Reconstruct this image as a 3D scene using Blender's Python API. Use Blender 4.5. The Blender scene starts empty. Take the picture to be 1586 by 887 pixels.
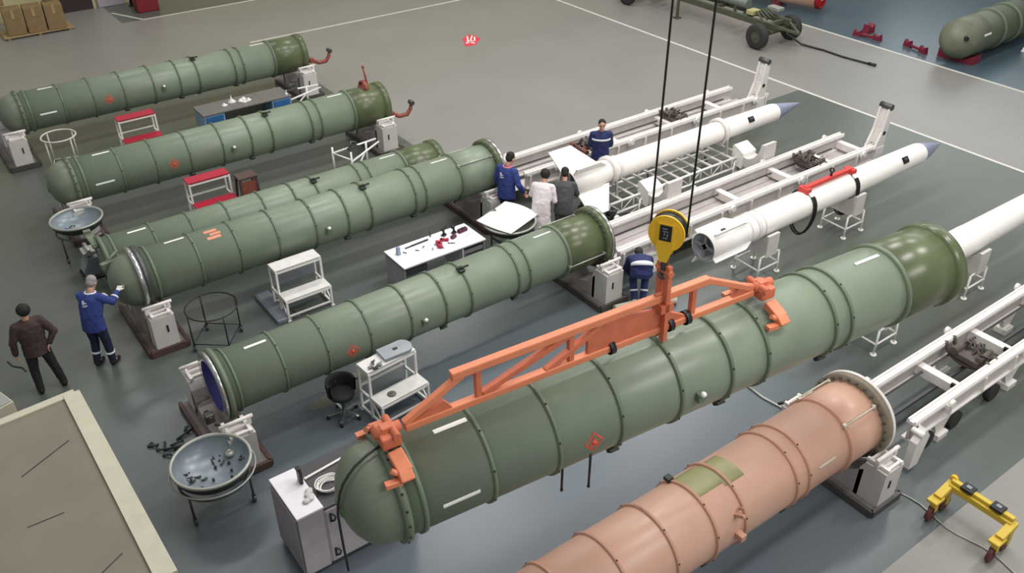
import bpy, bmesh, math, random
from mathutils import Vector, Matrix
random.seed(7)
PI=math.pi
S=bpy.context.scene
C=S.collection
# ------------------------------------------------------------------ camera
YAW=0.93677; PITCH=0.58739; FPX=1380.6; CAMH=10.0
fw=Vector((math.cos(YAW)*math.cos(PITCH),math.sin(YAW)*math.cos(PITCH),-math.sin(PITCH)))
rt=fw.cross(Vector((0,0,1))).normalized(); dn=fw.cross(rt)
cam=bpy.data.cameras.new('camera'); cam.lens=36*FPX/1586; cam.sensor_width=36; cam.clip_end=300
co=bpy.data.objects.new('camera',cam); C.objects.link(co)
M=Matrix((rt,-dn,-fw)).transposed().to_4x4(); M.translation=Vector((0,0,CAMH)); co.matrix_world=M
S.camera=co
# ------------------------------------------------------------------ light
S.view_settings.view_transform='Standard'; S.view_settings.look='None'
S.view_settings.exposure=0.0; S.view_settings.gamma=1; S.view_settings.use_curve_mapping=False
w=bpy.data.worlds.new('world'); S.world=w; w.use_nodes=True
wb=w.node_tree.nodes['Background']; wb.inputs[0].default_value=(0.86,0.88,0.88,1); wb.inputs[1].default_value=0.42
def area(name,loc,sx,sy,power,target=None,col=(1,.97,.93)):
    l=bpy.data.lights.new(name,'AREA'); l.shape='RECTANGLE'; l.size=sx; l.size_y=sy; l.energy=power; l.color=col
    o=bpy.data.objects.new(name,l); C.objects.link(o); o.location=loc
    if target is not None:
        o.rotation_euler=(Vector(target)-Vector(loc)).to_track_quat('-Z','Y').to_euler()
    return o
for i,(x,y,pw) in enumerate([(4,19,330),(12,19,620),(21,19,560),(5,11,380),(13,11,800),(23,11,560),(5,31,330),(17,29,560),(28,22,420),(10,3,650),(19,3,900)]):
    area('high_bay_lamp',(x,y,14.5),5.0,1.4,pw*.82)
area('daylight_window_band',(46,16,9),22,7,900,(18,12,0),(.9,.96,1))
area('front_fill',(9,-4,11.5),9,1.6,620,(9,7,1))  # unseen fill light, added to brighten the canister sides facing the camera
# ------------------------------------------------------------------ materials
def lin(c): return tuple(((v/255)/12.92 if v/255<=.04045 else ((v/255+.055)/1.055)**2.4) for v in c)
MC={}
def mat(name,rgb,rough=.5,metal=0.,var=.08,scale=6.,bump=0.,rvar=0.,coat=0.,spec=.5,rgb2=None,thr=None):
    if name in MC: return MC[name]
    m=bpy.data.materials.new(name); m.use_nodes=True; nt=m.node_tree; b=nt.nodes['Principled BSDF']
    c=lin(rgb)
    tc=nt.nodes.new('ShaderNodeTexCoord'); n=nt.nodes.new('ShaderNodeTexNoise'); n.inputs['Scale'].default_value=scale; n.inputs['Detail'].default_value=5
    nt.links.new(tc.outputs['Object'],n.inputs['Vector'])
    r=nt.nodes.new('ShaderNodeValToRGB'); nt.links.new(n.outputs['Fac'],r.inputs['Fac'])
    e=r.color_ramp.elements
    if rgb2:
        c2=lin(rgb2); t=thr or .6
        e[0].position=t-.05; e[0].color=(*c,1); e[1].position=t+.05; e[1].color=(*c2,1)
    else:
        e[0].position=.3; e[0].color=(*[v*(1-var) for v in c],1); e[1].position=.7; e[1].color=(*[min(1,v*(1+var)) for v in c],1)
    nt.links.new(r.outputs['Color'],b.inputs['Base Color'])
    b.inputs['Roughness'].default_value=rough; b.inputs['Metallic'].default_value=metal
    b.inputs['Specular IOR Level'].default_value=spec
    if coat: b.inputs['Coat Weight'].default_value=coat; b.inputs['Coat Roughness'].default_value=.15
    if rvar:
        mr=nt.nodes.new('ShaderNodeMapRange'); mr.inputs['To Min'].default_value=rough-rvar; mr.inputs['To Max'].default_value=rough+rvar
        nt.links.new(n.outputs['Fac'],mr.inputs['Value']); nt.links.new(mr.outputs[0],b.inputs['Roughness'])
    if bump:
        bp=nt.nodes.new('ShaderNodeBump'); bp.inputs['Strength'].default_value=bump; bp.inputs['Distance'].default_value=.02
        nt.links.new(n.outputs['Fac'],bp.inputs['Height']); nt.links.new(bp.outputs[0],b.inputs['Normal'])
    MC[name]=m; return m
def floor_mat(name,rgb,rgb2,rough,scale=.35,near=None):
    m=mat(name,rgb,rough,0,.0,scale); nt=m.node_tree; b=nt.nodes['Principled BSDF']
    tc=nt.nodes.new('ShaderNodeTexCoord')
    n1=nt.nodes.new('ShaderNodeTexNoise'); n1.inputs['Scale'].default_value=scale; n1.inputs['Detail'].default_value=4
    n2=nt.nodes.new('ShaderNodeTexNoise'); n2.inputs['Scale'].default_value=scale*9; n2.inputs['Detail'].default_value=8
    for n in(n1,n2): nt.links.new(tc.outputs['Object'],n.inputs['Vector'])
    mx=nt.nodes.new('ShaderNodeMix'); mx.data_type='RGBA'; mx.inputs[6].default_value=(*lin(rgb),1); mx.inputs[7].default_value=(*lin(rgb2),1)
    ad=nt.nodes.new('ShaderNodeMath'); ad.operation='MULTIPLY_ADD'; ad.inputs[1].default_value=.12; nt.links.new(n2.outputs['Fac'],ad.inputs[0])
    mr=nt.nodes.new('ShaderNodeMapRange'); mr.inputs['From Min'].default_value=.35; mr.inputs['From Max'].default_value=.65; mr.inputs['To Max'].default_value=.75
    nt.links.new(n1.outputs['Fac'],mr.inputs['Value']); nt.links.new(mr.outputs[0],ad.inputs[2]); nt.links.new(ad.outputs[0],mx.inputs[0])
    nt.links.new(mx.outputs[2],b.inputs['Base Color'])
    if near:  # bluish daylight reflection blended into the floor colour of the near bay
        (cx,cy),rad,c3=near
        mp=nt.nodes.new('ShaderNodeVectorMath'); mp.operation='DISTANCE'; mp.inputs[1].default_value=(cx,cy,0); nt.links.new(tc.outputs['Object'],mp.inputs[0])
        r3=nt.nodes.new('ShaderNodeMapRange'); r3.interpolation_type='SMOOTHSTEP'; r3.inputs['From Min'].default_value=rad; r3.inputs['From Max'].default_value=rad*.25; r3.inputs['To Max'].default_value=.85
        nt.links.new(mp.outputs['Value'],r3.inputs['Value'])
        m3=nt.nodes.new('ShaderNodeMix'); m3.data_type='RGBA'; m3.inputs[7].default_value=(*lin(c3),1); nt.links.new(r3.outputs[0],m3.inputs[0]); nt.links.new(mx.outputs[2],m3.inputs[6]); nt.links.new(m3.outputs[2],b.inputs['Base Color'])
    m2=nt.nodes.new('ShaderNodeMapRange'); m2.inputs['To Min'].default_value=rough-.0; m2.inputs['To Max'].default_value=rough+.05
    nt.links.new(n2.outputs['Fac'],m2.inputs['Value']); nt.links.new(m2.outputs[0],b.inputs['Roughness'])
    return m
GREEN=mat('canister_green',(126,139,120),.36,0,.07,1.6,rvar=.06)
OLIVE=mat('canister_olive',(88,97,68),.28,0,.12,2.5,rvar=.06)
RING=mat('ring_green',(104,117,96),.42,0,.08,3)
DGREEN=mat('dark_fitting',(38,46,36),.5)
DOME=mat('dome_green',(116,124,106),.34,0,.1,2.2)
PINK=mat('primer_pink',(204,162,142),.36,0,.06,1.2,rvar=.05)
PINKR=mat('primer_ring',(194,146,124),.42,0,.06,2)
PATCH=mat('green_overspray',(150,148,104),.4,0,.12,4)
WHITE=mat('white_paint',(238,236,232),.42,0,.04,3)
CREAMW=mat('missile_white',(247,243,238),.32,0,.03,2)
RAILW=mat('rail_white',(230,225,221),.5,0,.06,5)
RAILG=mat('rail_inner_grey',(196,188,186),.55,0,.08,4)
GREYW=mat('stand_grey_white',(208,204,200),.5,0,.06,4)
STRIPE=mat('stripe_white',(246,246,240),.4,0,.02)
STEEL=mat('bright_steel',(205,205,205),.22,.9,.05)
DSTEEL=mat('dark_steel',(88,90,90),.4,.6,.1)
BLACK=mat('black_rubber',(22,22,22),.6)
BLACKP=mat('black_paint',(30,30,32),.45)
ORANGE=mat('sling_orange',(224,134,96),.45,0,.06,4)
ORANGED=mat('sling_orange_worn',(206,112,80),.5,0,.12,6)
YELLOW=mat('hook_yellow',(248,198,50),.38,0,.05,4)
YELLOWD=mat('tow_yellow',(205,176,58),.5,0,.15,8,rgb2=(150,140,70),thr=.68)
RED=mat('marking_red',(196,60,42),.5)
REDO=mat('marking_orange_red',(214,92,66),.5)
CRIM=mat('step_crimson',(176,34,58),.5,0,.06)
BROWN=mat('cradle_brown',(86,64,60),.6,0,.12,5)
PLATE=mat('base_plate_grey',(78,76,74),.55,0,.12,5)
RUST=mat('rust_red',(140,76,62),.6,0,.2,12)
BLUEI=mat('inner_blue',(84,84,160),.4,0,.12,4)
DISH=mat('dish_blue_grey',(128,140,148),.3,.1,.12,5)
DISHR=mat('dish_rim',(170,172,164),.35,.3,.06)
NAVY=mat('navy_cloth',(34,44,92),.8,0,.12,14,bump=.4)
NAVYD=mat('navy_trousers',(28,32,58),.85,0,.12,14,bump=.4)
ROYAL=mat('blue_cloth',(44,62,128),.8,0,.1,14,bump=.4)
BROWNC=mat('brown_jacket_cloth',(66,50,48),.8,0,.12,14,bump=.4)
BLACKC=mat('black_cloth',(30,31,35),.85,0,.1,14,bump=.3)
GREYC=mat('grey_cloth',(74,74,76),.8,0,.1,14,bump=.3)
COAT=mat('white_coat_cloth',(226,216,220),.8,0,.04,14,bump=.3)
REFL=mat('reflective_tape',(225,228,235),.4,0,.03)
SKIN=mat('skin',(196,148,124),.55,0,.05,10)
HAIRD=mat('dark_hair',(28,24,24),.7,0,.2,40,bump=.5)
HAIRG=mat('grey_hair',(150,144,140),.7,0,.15,40,bump=.5)
GLOVE=mat('white_glove',(220,220,216),.8)
BENCH=mat('bench_white',(238,234,240),.45,0,.02)
BENCHG=mat('bench_side_grey',(150,148,154),.5)
DARKG=mat('dark_grey',(64,66,68),.5)
DESKG=mat('desk_grey',(112,110,104),.5)
DESKB=mat('drawer_blue',(50,104,158),.4)
DESKL=mat('desk_light_blue',(130,160,190),.5)
CARD=mat('cardboard',(138,114,80),.8,0,.1,8)
CARDD=mat('cardboard_tape',(168,148,108),.5)
TRAIL=mat('trailer_green',(78,82,64),.5,0,.15,6)
TYRE=mat('tyre_rubber',(48,48,46),.75)
CRATE=mat('crate_top_board',(128,120,106),.6,0,.08,1.5,rvar=.05)
CRATER=mat('crate_rim',(196,192,172),.6,0,.06,4)
MUZ=mat('pink_tube_red_mouth',(178,24,30),.4)
REDB=mat('red_chock_paint',(122,32,54),.5,0,.15,9)
NOSE=mat('nose_blue_grey',(132,138,160),.35)
NOZZ=mat('nozzle_grey',(150,153,156),.45,.3)
GREYP=mat('grey_plastic',(130,134,142),.5)
WRAP=mat('old_hose_brown',(88,78,74),.7,0,.2,10)
# ------------------------------------------------------------------ mesh collector
class MB:
    def __init__(s): s.bm=bmesh.new(); s.mi=0
    def _m(s,faces):
        for f in faces: f.material_index=s.mi
    def box(s,c,d,rot=None,bev=0.):
        b=bmesh.new(); bmesh.ops.create_cube(b,size=1); 
        bmesh.ops.scale(b,vec=d,verts=b.verts)
        if bev: bmesh.ops.bevel(b,geom=b.edges[:],offset=bev,segments=2,affect='EDGES',profile=.5)
        m=Matrix.Translation(c)
        if rot is not None: m=m@rot
        s._merge(b,m); return s
    def _merge(s,b,m=None):
        if m is not None: b.transform(m)
        vm={}
        for v in b.verts: vm[v]=s.bm.verts.new(v.co)
        for f in b.faces:
            try:
                nf=s.bm.faces.new([vm[v] for v in f.verts]); nf.material_index=s.mi; nf.smooth=f.smooth
            except ValueError: pass
        b.free()
    def bar(s,p,q,w=.05,h=None,up=(0,0,1),bev=0.):
        p=Vector(p);q=Vector(q);d=q-p;L=d.length
        if L<1e-6: return s
        z=d.normalized();u=Vector(up)
        if abs(z.dot(u))>.99:u=Vector((1,0,0))
        x=u.cross(z).normalized();y=z.cross(x)
        R=Matrix((x,y,z)).transposed().to_4x4()
        return s.box((p+q)/2,(w,h or w,L),R,bev)
    def cyl(s,p,q,r,r2=None,n=16,caps=True):
        p=Vector(p);q=Vector(q);d=q-p;L=d.length
        if L<1e-6:return s
        b=bmesh.new(); bmesh.ops.create_cone(b,segments=n,radius1=r,radius2=r if r2 is None else r2,depth=L,cap_ends=caps)
        for f in b.faces: f.smooth=len(f.verts)==4
        R=d.to_track_quat('Z','Y').to_matrix().to_4x4(); s._merge(b,Matrix.Translation((p+q)/2)@R); return s
    def sph(s,c,r,sc=(1,1,1),n=14,rot=None):
        b=bmesh.new(); bmesh.ops.create_uvsphere(b,u_segments=n,v_segments=max(6,n*2//3),radius=r)
        for f in b.faces:f.smooth=True
        m=Matrix.Translation(c)
        if rot is not None: m=m@rot
        s._merge(b,m@Matrix.Diagonal((*sc,1))); return s
    def tube(s,pts,r,n=8,closed=False):
        P=[Vector(p) for p in pts];N=len(P);rings=[];u=None
        for i in range(N):
            if closed:t=(P[(i+1)%N]-P[i-1])
            else:t=P[min(i+1,N-1)]-P[max(i-1,0)]
            t.normalize()
            if u is None:
                u=t.orthogonal().normalized()
            else:
                u=(u-t*u.dot(t)); u=u.normalized() if u.length>1e-6 else t.orthogonal().normalized()
            v=t.cross(u);rr=r[i] if isinstance(r,(list,tuple)) else r
            rings.append([s.bm.verts.new(P[i]+(u*math.cos(2*PI*k/n)+v*math.sin(2*PI*k/n))*rr) for k in range(n)])
        for i in range(N if closed else N-1):
            a=rings[i];b=rings[(i+1)%N];off=0
            if closed and i==N-1:
                off=min(range(n),key=lambda o:(a[0].co-b[o].co).length)
            for k in range(n):
                f=s.bm.faces.new([a[k],a[(k+1)%n],b[(k+1+off)%n],b[(k+off)%n]]);f.smooth=True;f.material_index=s.mi
        if not closed:
            for rg in(rings[0][::-1],rings[-1]):
                f=s.bm.faces.new(rg);f.material_index=s.mi
        return s
    def lathe(s,prof,n=48,axis='X',cap0=False,cap1=False,a0=0,a1=2*PI,c=(0,0,0)):
        full=abs(a1-a0-2*PI)<1e-6; cnt=n if full else n+1; rows=[]
        c=Vector(c)
        for (x,r) in prof:
            row=[]
            for k in range(cnt):
                a=a0+(a1-a0)*k/n
                v=(x,-r*math.sin(a),r*math.cos(a)) if axis=='X' else (r*math.cos(a),r*math.sin(a),x)
                row.append(s.bm.verts.new(c+Vector(v)))
            rows.append(row)
        for i in range(len(rows)-1):
            for k in range(cnt if full else n):
                k2=(k+1)%cnt
                f=s.bm.faces.new([rows[i][k],rows[i][k2],rows[i+1][k2],rows[i+1][k]]);f.smooth=True;f.material_index=s.mi
        if cap0: f=s.bm.faces.new(rows[0][::-1]);f.material_index=s.mi
        if cap1: f=s.bm.faces.new(rows[-1]);f.material_index=s.mi
        return s
    def prism(s,pts,h,plane='XY',c=(0,0,0)):
        # pts polygon in plane, extruded by h along the normal, centred
        def P(a,b,t):
            return {'XY':(a,b,t),'XZ':(a,t,b),'YZ':(t,a,b)}[plane]
        c=Vector(c)
        A=[s.bm.verts.new(c+Vector(P(a,b,-h/2))) for a,b in pts];B=[s.bm.verts.new(c+Vector(P(a,b,h/2))) for a,b in pts]
        n=len(pts)
        for f in [A[::-1],B]+[[A[i],A[(i+1)%n],B[(i+1)%n],B[i]] for i in range(n)]:
            g=s.bm.faces.new(f);g.material_index=s.mi
        return s
    def build(s,name,m,parent=None,loc=None,norm=True):
        if norm: bmesh.ops.recalc_face_normals(s.bm,faces=s.bm.faces[:])
        me=bpy.data.meshes.new(name); s.bm.to_mesh(me); s.bm.free()
        for x in (m if isinstance(m,(list,tuple)) else [m]): me.materials.append(x)
        o=bpy.data.objects.new(name,me); C.objects.link(o)
        if parent is not None:o.parent=parent
        if loc is not None:o.location=loc
        return o
def tag(o,label=None,cat=None,group=None,kind=None):
    if label:o['label']=label
    if cat:o['category']=cat
    if group:o['group']=group
    if kind:o['kind']=kind
    return o
def thing(name,loc,label,cat,group=None,rz=0.):
    o=bpy.data.objects.new(name,None); C.objects.link(o); o.location=loc; o.rotation_euler=(0,0,rz); o.empty_display_size=.1
    return tag(o,label,cat,group)
def kids(o): return [c for c in list(C.objects) if c.parent==o]
def copy_tree(o,parent=None):
    c=o.copy(); C.objects.link(c); c.parent=parent
    for ch in kids(o): copy_tree(ch,c)
    return c
def Rz(a): return Matrix.Rotation(a,4,'Z')
def Rx(a): return Matrix.Rotation(a,4,'X')
def Ry(a): return Matrix.Rotation(a,4,'Y')
# ------------------------------------------------------------------ setting
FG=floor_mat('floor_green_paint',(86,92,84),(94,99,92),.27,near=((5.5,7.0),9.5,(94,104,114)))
FL=floor_mat('floor_light_grey',(136,134,130),(144,142,138),.33)
FB=floor_mat('floor_blue_paint',(72,92,104),(80,98,106),.27)
def floor():
    b=MB()
    def q(x0,y0,x1,y1,mi):
        f=b.bm.faces.new([b.bm.verts.new(v) for v in((x0,y0,0),(x1,y0,0),(x1,y1,0),(x0,y1,0))]);f.material_index=mi
    q(-12,-6,46,3.43,1)
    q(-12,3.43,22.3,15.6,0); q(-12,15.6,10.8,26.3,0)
    q(10.8,15.6,22.3,26.3,1); q(-12,26.3,22.3,34.4,1)
    q(22.3,3.43,27.55,34.4,1); q(27.55,3.43,46,34.4,2)
    q(-12,34.4,7.7,37,1); q(7.7,34.4,46,37,0)
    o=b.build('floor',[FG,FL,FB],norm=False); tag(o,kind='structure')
floor()
LINE=mat('line_paint',(214,212,204),.45,0,.05,3)
def trim(i,p,q,w):
    b=MB(); b.bar((p[0],p[1],.003),(q[0],q[1],.003),w,.006,up=(0,0,1)) 
    # bar's width axis lies flat because up x dir is horizontal
    tag(b.build('trim_%d'%i,LINE),kind='structure')
trim(1,(22.3,5.0),(22.3,34.3),.1)
trim(2,(27.55,5.0),(27.55,34.3),.1)
trim(3,(10.6,29.6),(22.25,29.6),.09)
trim(4,(8.45,34.4),(27.5,34.25),.09)
trim(5,(7.75,35.9),(8.45,34.42),.09)
YWALL=mat('wall_cream',(196,186,140),.7,0,.05,1)
b=MB(); b.box((17,37.1,4),(58,.2,8)); tag(b.build('wall_back',YWALL),kind='structure')
b=MB(); b.box((46.1,15.5,4),(.2,43.2,8)); tag(b.build('wall_right',mat('wall_grey',(150,154,154),.7)),kind='structure')
d=thing('door_1',(6.7,36.98,0),None,None); tag(d,kind='structure')
b=MB(); b.box((0,-.04,1.25),(1.35,.06,2.5),bev=.01); b.box((.55,-.09,1.1),(.04,.05,.16)); b.build('door_leaf',mat('door_dark',(52,38,40),.5),d)
b=MB(); b.bar((-.72,-.06,0),(-.72,-.06,2.58),.08); b.bar((.72,-.06,0),(.72,-.06,2.58),.08); b.bar((-.72,-.06,2.58),(.72,-.06,2.58),.08); b.build('door_frame',mat('frame_cream',(182,176,140),.6),d)
b=MB(); b.box((8.05,36.9,1.2),(1.0,.12,2.4),bev=.02)
tag(b.build('wall_panel',mat('panel_lilac',(168,160,166),.5)),'pale lilac panel standing against cream wall beside dark door','panel')
b=MB(); b.cyl((8.65,36.4,0),(8.65,36.4,3.0),.05); b.cyl((8.65,36.4,0),(8.65,36.4,.04),.12); b.cyl((8.65,36.4,3.0),(8.65,36.4,3.03),.06)
tag(b.build('black_post',BLACKP),'thin black post between pale panel and red bin','post')
# ------------------------------------------------------------------ canisters
RX=[3.6,4.35,5.12,5.9,6.6,7.13,8.17,8.43]
def on(r,x,th): # point on cylinder, th degrees from top toward -Y
    t=math.radians(th); return Vector((x,-r*math.sin(t),r*math.cos(t)))
def patch(mb,r,x0,x1,t0,t1,th=.004,n=8,shape=None):
    # thin curved sheet glued on a cylinder; shape(u,v)->(x,theta)
    rows=[]
    for rr in(r+.001,r+th):
        rows.append([[mb.bm.verts.new(on(rr,x0+(x1-x0)*i/n,t0+(t1-t0)*j/n)) for j in range(n+1)] for i in range(n+1)])
    for g,flip in((rows[0],1),(rows[1],0)):
        for i in range(n):
            for j in range(n):
                f=[g[i][j],g[i+1][j],g[i+1][j+1],g[i][j+1]]
                ff=mb.bm.faces.new(f[::-1] if flip else f); ff.smooth=True; ff.material_index=mb.mi
    for i in range(n):
        mb.bm.faces.new([rows[0][i][0],rows[0][i+1][0],rows[1][i+1][0],rows[1][i][0]]).material_index=mb.mi
        mb.bm.faces.new([rows[0][i][n],rows[1][i][n],rows[1][i+1][n],rows[0][i+1][n]]).material_index=mb.mi
def strip(mb,r,pts,wd):  # a painted line following (x,theta) points
    P=[on(r+.003,x,t) for x,t in pts]; N=[on(1,0,t) for x,t in pts]
    for i in range(len(P)-1):
        d=(P[i+1]-P[i]).normalized(); mb.bar(P[i]-d*wd*.3,P[i+1]+d*wd*.3,.005,wd,up=tuple(d.cross(N[i])))
def canister(Y,Z,label,R_=.5,dx=0.,left='dome',right='plain',pink=False,stripes=True,diamond=((4.76,90,'d'),),group='missile canisters in the hall',x0=2.62,pos=None,rot=None,lower=True,rods=(),latch=True,muz=None,lugs=False,LL=7.75,sx=1.):
    
    root=bpy.data.objects.new('launch_canister',None); C.objects.link(root); tag(root,label,'missile canister',group)
    root.location=pos if pos else (x0+dx,Y,Z)
    if rot: root.rotation_euler=rot
    root.scale=(sx,1,1)
    o=x0
    body=PINK if pink else GREEN; rg=PINKR if pink else RING
    b=MB(); b.lathe([(0,R_-.03),(0,R_),(6.73,R_),(6.73,R_-.03)],64); 
    b.build('barrel',body,root)
    for x in RX:
        q=MB(); q.lathe([(x-o-.022,R_-.01),(x-o-.02,R_+.028),(x-o+.02,R_+.028),(x-o+.022,R_-.01)],64)
        q.mi=1
        for th in (-60,25,70,115): q.sph(on(R_+.03,x-o,th),.013,n=6)
        q.build('reinforcing_ring',[rg,DGREEN],root)
    L=LL
    q=MB(); q.lathe([(6.7,R_-.02),(6.71,R_+.012),(L-.12,R_+.012),(L-.1,R_-.02)],64); q.build('muzzle_section',muz or (PINK if pink else OLIVE),root)
    q=MB(); q.lathe([(6.70,R_),(6.71,R_+.035),(6.76,R_+.035),(6.77,R_)],64); q.build('reinforcing_ring',rg,root)
    if right=='plain':
        q=MB(); q.lathe([(L-.16,R_),(L-.14,R_+.045),(L,R_+.045),(L,R_-.05),(L-.14,R_-.05)],64); q.build('end_rim',OLIVE,root)
        q=MB(); q.lathe([(L-.02,.001),(L-.02,R_-.04)],48); q.build('end_cover',DGREEN,root)
    else:
        q=MB(); q.lathe([(L-.14,R_),(L-.12,R_+.11),(L-.02,R_+.115),(L-.02,R_-.06),(L-.12,R_-.06)],64)
        q.mi=1; q.lathe([(L-.02,R_-.05),(L-.02,R_+.12),(L+.035,R_+.12),(L+.035,R_-.05),(L-.02,R_-.05)],64)
        q.mi=2
        for k in range(28):
            q.cyl(on(R_+.07,L-.16,k*360/28),on(R_+.07,L-.10,k*360/28),.018,n=6)
        q.build('bolted_flange',[mat('flange_worn',(128,116,98),.5,0,.15,8) if pink else OLIVE,STEEL if not pink else RAILW,DSTEEL],root)
        q=MB(); q.lathe([(L-.3,.001),(L-.3,R_-.06),(L,R_-.06)],48); q.build('bore',BLUEI if right=='blue' else DARKG,root)
    if rods:
        for th in rods:
            q=MB(); q.cyl(on(R_+.05,6.72,th),on(R_+.05,L-.12,th),.014,n=8); q.box(on(R_+.03,6.72,th),(.06,.05,.05)); q.box(on(R_+.03,L-.18,th),(.05,.05,.05))
            q.build('tie_rod',CRATER if pink else DISHR,root)
    if left=='dome':
        q=MB(); q.lathe([(-.03,R_),(-.03,R_+.05),(.05,R_+.05),(.05,R_)],64); q.lathe([(.17,R_),(.17,R_+.03),(.22,R_+.03),(.22,R_)],64)
        q.mi=1
        for k in range(20): q.sph(on(R_+.05,.01,k*18),.016,n=6)
        q.build('clamp_ring',[RING,DGREEN],root)
        prof=[(-.03,R_+.005)]+[(-.03-.10-.36*math.sin(a),R_*(.985)*math.cos(a)+.0) for a in[i*PI/2/12 for i in range(12)]]+[(-.49,.001)]
        q=MB(); q.lathe(prof,64); q.mi=1; q.lathe([(-.50,.001),(-.50,.10),(-.46,.12)],24)
        q.build('dome_cap',[DOME,RING],root)
    elif left=='plate':
        q=MB(); q.lathe([(-.03,R_),(-.03,R_+.05),(.05,R_+.05),(.05,R_)],64); q.lathe([(.17,R_),(.17,R_+.03),(.22,R_+.03),(.22,R_)],64); q.build('clamp_ring',RING,root)
        q=MB(); q.lathe([(-.02,.001),(-.02,R_)],64); q.lathe([(-.08,.001),(-.08,.2),(-.02,.3)],40); q.build('end_plate',DOME,root)
        q=MB(); q.bar((-.10,.45,.5),(-.05,-.1,.42),.16,.05,bev=.01); q.box((-.1,.42,.52),(.14,.1,.1),bev=.01); q.cyl((-.15,-.05,.42),(.05,-.05,.48),.03); q.build('locking_arm',RING,root)
    elif left=='steel':
        q=MB(); q.lathe([(-.12,R_),(-.12,R_+.10),(-.05,R_+.10),(-.05,R_)],64)
        q.mi=1; q.lathe([(-.05,R_),(-.05,R_+.09),(.05,R_+.09),(.05,R_)],64); q.mi=2; q.lathe([(.15,R_),(.15,R_+.03),(.2,R_+.03),(.2,R_)],64)
        q.build('clamp_ring',[STEEL,DSTEEL,RING],root)
        prof=[(-.1,R_+.03)]+[(-.14-.42*math.sin(a),R_*math.cos(a)+.0) for a in[i*PI/2/12 for i in range(12)]]+[(-.56,.001)]
        q=MB(); q.lathe(prof,64); q.build('dome_cap',DOME,root)
        q=MB(); q.box((-.42,.30,.28),(.3,.1,.12),Rz(.3),.01); q.cyl((-.5,.3,.3),(-.2,.42,.42),.03); q.build('valve_bracket',RING,root)
    else:
        q=MB(); q.lathe([(-.05,R_-.07),(-.05,R_+.075),(0,R_+.075),(.02,R_-.07),(-.05,R_-.07)],64)
        q.mi=1; q.lathe([(.02,R_),(.02,R_+.09),(.10,R_+.09),(.10,R_)],64); q.lathe([(.2,R_),(.2,R_+.03),(.24,R_+.03),(.24,R_)],64)
        q.build('bolted_flange',[STEEL,RING],root)
        q=MB(); q.lathe([(-.05,R_-.07),(.35,R_-.08),(.35,.001)],48); q.build('bore',BLUEI,root)
    # markings and fittings
    if stripes:
        t0=-6 if lower=='high' else 2
        q=MB(); patch(q,R_+.001,.54,.90,t0-.5,t0+5.5,n=4); q.build('stripe',STRIPE,root)
        if lower is True:
            q=MB(); patch(q,R_+.001,.38,.78,86,91,n=4); q.build('stripe',STRIPE,root)
        if lower is not None:
            q=MB(); patch(q,R_+.001,6.22,6.62,1,6 if lower is True else 5,n=4); q.build('stripe',STRIPE,root)
    for (x,th,kind) in diamond:
        q=MB(); dx_=.11; dt=math.degrees(.12/R_)
        xx=x-o
        if kind=='d':
            strip(q,R_,[(xx-dx_,th),(xx,th-dt),(xx+dx_,th),(xx,th+dt),(xx-dx_,th)],.02)
            strip(q,R_,[(xx-.04,th+dt*.2),(xx,th-dt*.45),(xx+.04,th+dt*.2)],.025); strip(q,R_,[(xx-.05,th+dt*.35),(xx+.05,th+dt*.35)],.02); q.sph(on(R_,xx,th),.025,(1,1,1),8)
        else:
            patch(q,R_,xx-.13,xx+.11,th-14,th-3,.004,6); patch(q,R_,xx-.05,xx+.15,th,th+7,.004,6); patch(q,R_,xx-.13,xx+.13,th+9,th+17,.004,6)
        q.build('warning_diamond',REDO if kind=='d' else mat('faded_orange',(222,146,118),.5,0,.1,20),root)
    if not pink:
        q=MB(); q.box(on(R_+.03,6.13-o,88),(.10,.07,.12),bev=.01); q.mi=1; q.sph(on(R_+.075,6.13-o,82),.035,n=10); q.build('plug_socket',[RING,STRIPE],root)
        q=MB()
        if latch: q.box(on(R_+.03,7.13-o,16),(.12,.14,.05),Rx(math.radians(16)),.01); q.cyl(on(R_+.07,7.08-o,16),on(R_+.07,7.28-o,16),.02); q.build('latch',DGREEN,root)
    else:
        q=MB(); q.box(on(R_+.05,6.98-o,58),(.05,.05,.22),Rx(math.radians(58)),.01); q.cyl(on(R_+.03,7.05-o,52),on(R_+.14,7.05-o,52),.02); q.build('lug',PINKR,root)
        q=MB(); q.box(on(R_+.05,6.98-o,88),(.1,.12,.1),None,.01); q.build('lug',PINKR,root)
        q=MB(); q.box(on(R_+.05,6.6-o,-38),(.1,.1,.06),None,.01); q.build('lug',DGREEN,root)
        q=MB(); q.mi=0; patch(q,R_,6.63-o,7.06-o,-40,14,.002,10); patch(q,R_,7.06-o,7.42-o,-34,20,.002,10); q.build('overspray_patch',PATCH,root)
        q=MB(); patch(q,R_,8.64-o,9.0-o,69,73,n=4); q.build('stripe',CRATER,root)
        q=MB(); q.tube([on(R_+.02,5.9-o,-30),on(R_+.03,5.9-o,-15),on(R_+.02,5.9-o,-2)],.012); q.build('wire',PINKR,root)
    if lugs:
        for x in RX[:7]:
            q=MB(); q.box(on(R_+.05,x-o,-56),(.11,.09,.13),Rx(math.radians(-56)),.012); q.cyl(on(R_+.08,x-o-.1,-56),on(R_+.08,x-o+.1,-56),.025); q.build('top_lug',DGREEN,root)
    # foot lugs under the barrel
    for x in(5.12,6.6,8.17):
        q=MB(); q.box(on(R_+.03,x-o,140),(.12,.1,.06),Rx(math.radians(140)),.01); q.build('foot_lug',DGREEN,root)
    return root
canister(24.57,1.12,'green ribbed missile canister in the farthest row, nearest the cardboard boxes',diamond=((4.7,88,'d'),),dx=-.08,lugs=True)
c1=canister(19.88,1.06,'green ribbed missile canister with rusty hooks, second row from the back',diamond=((4.72,87,'d'),))
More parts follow.
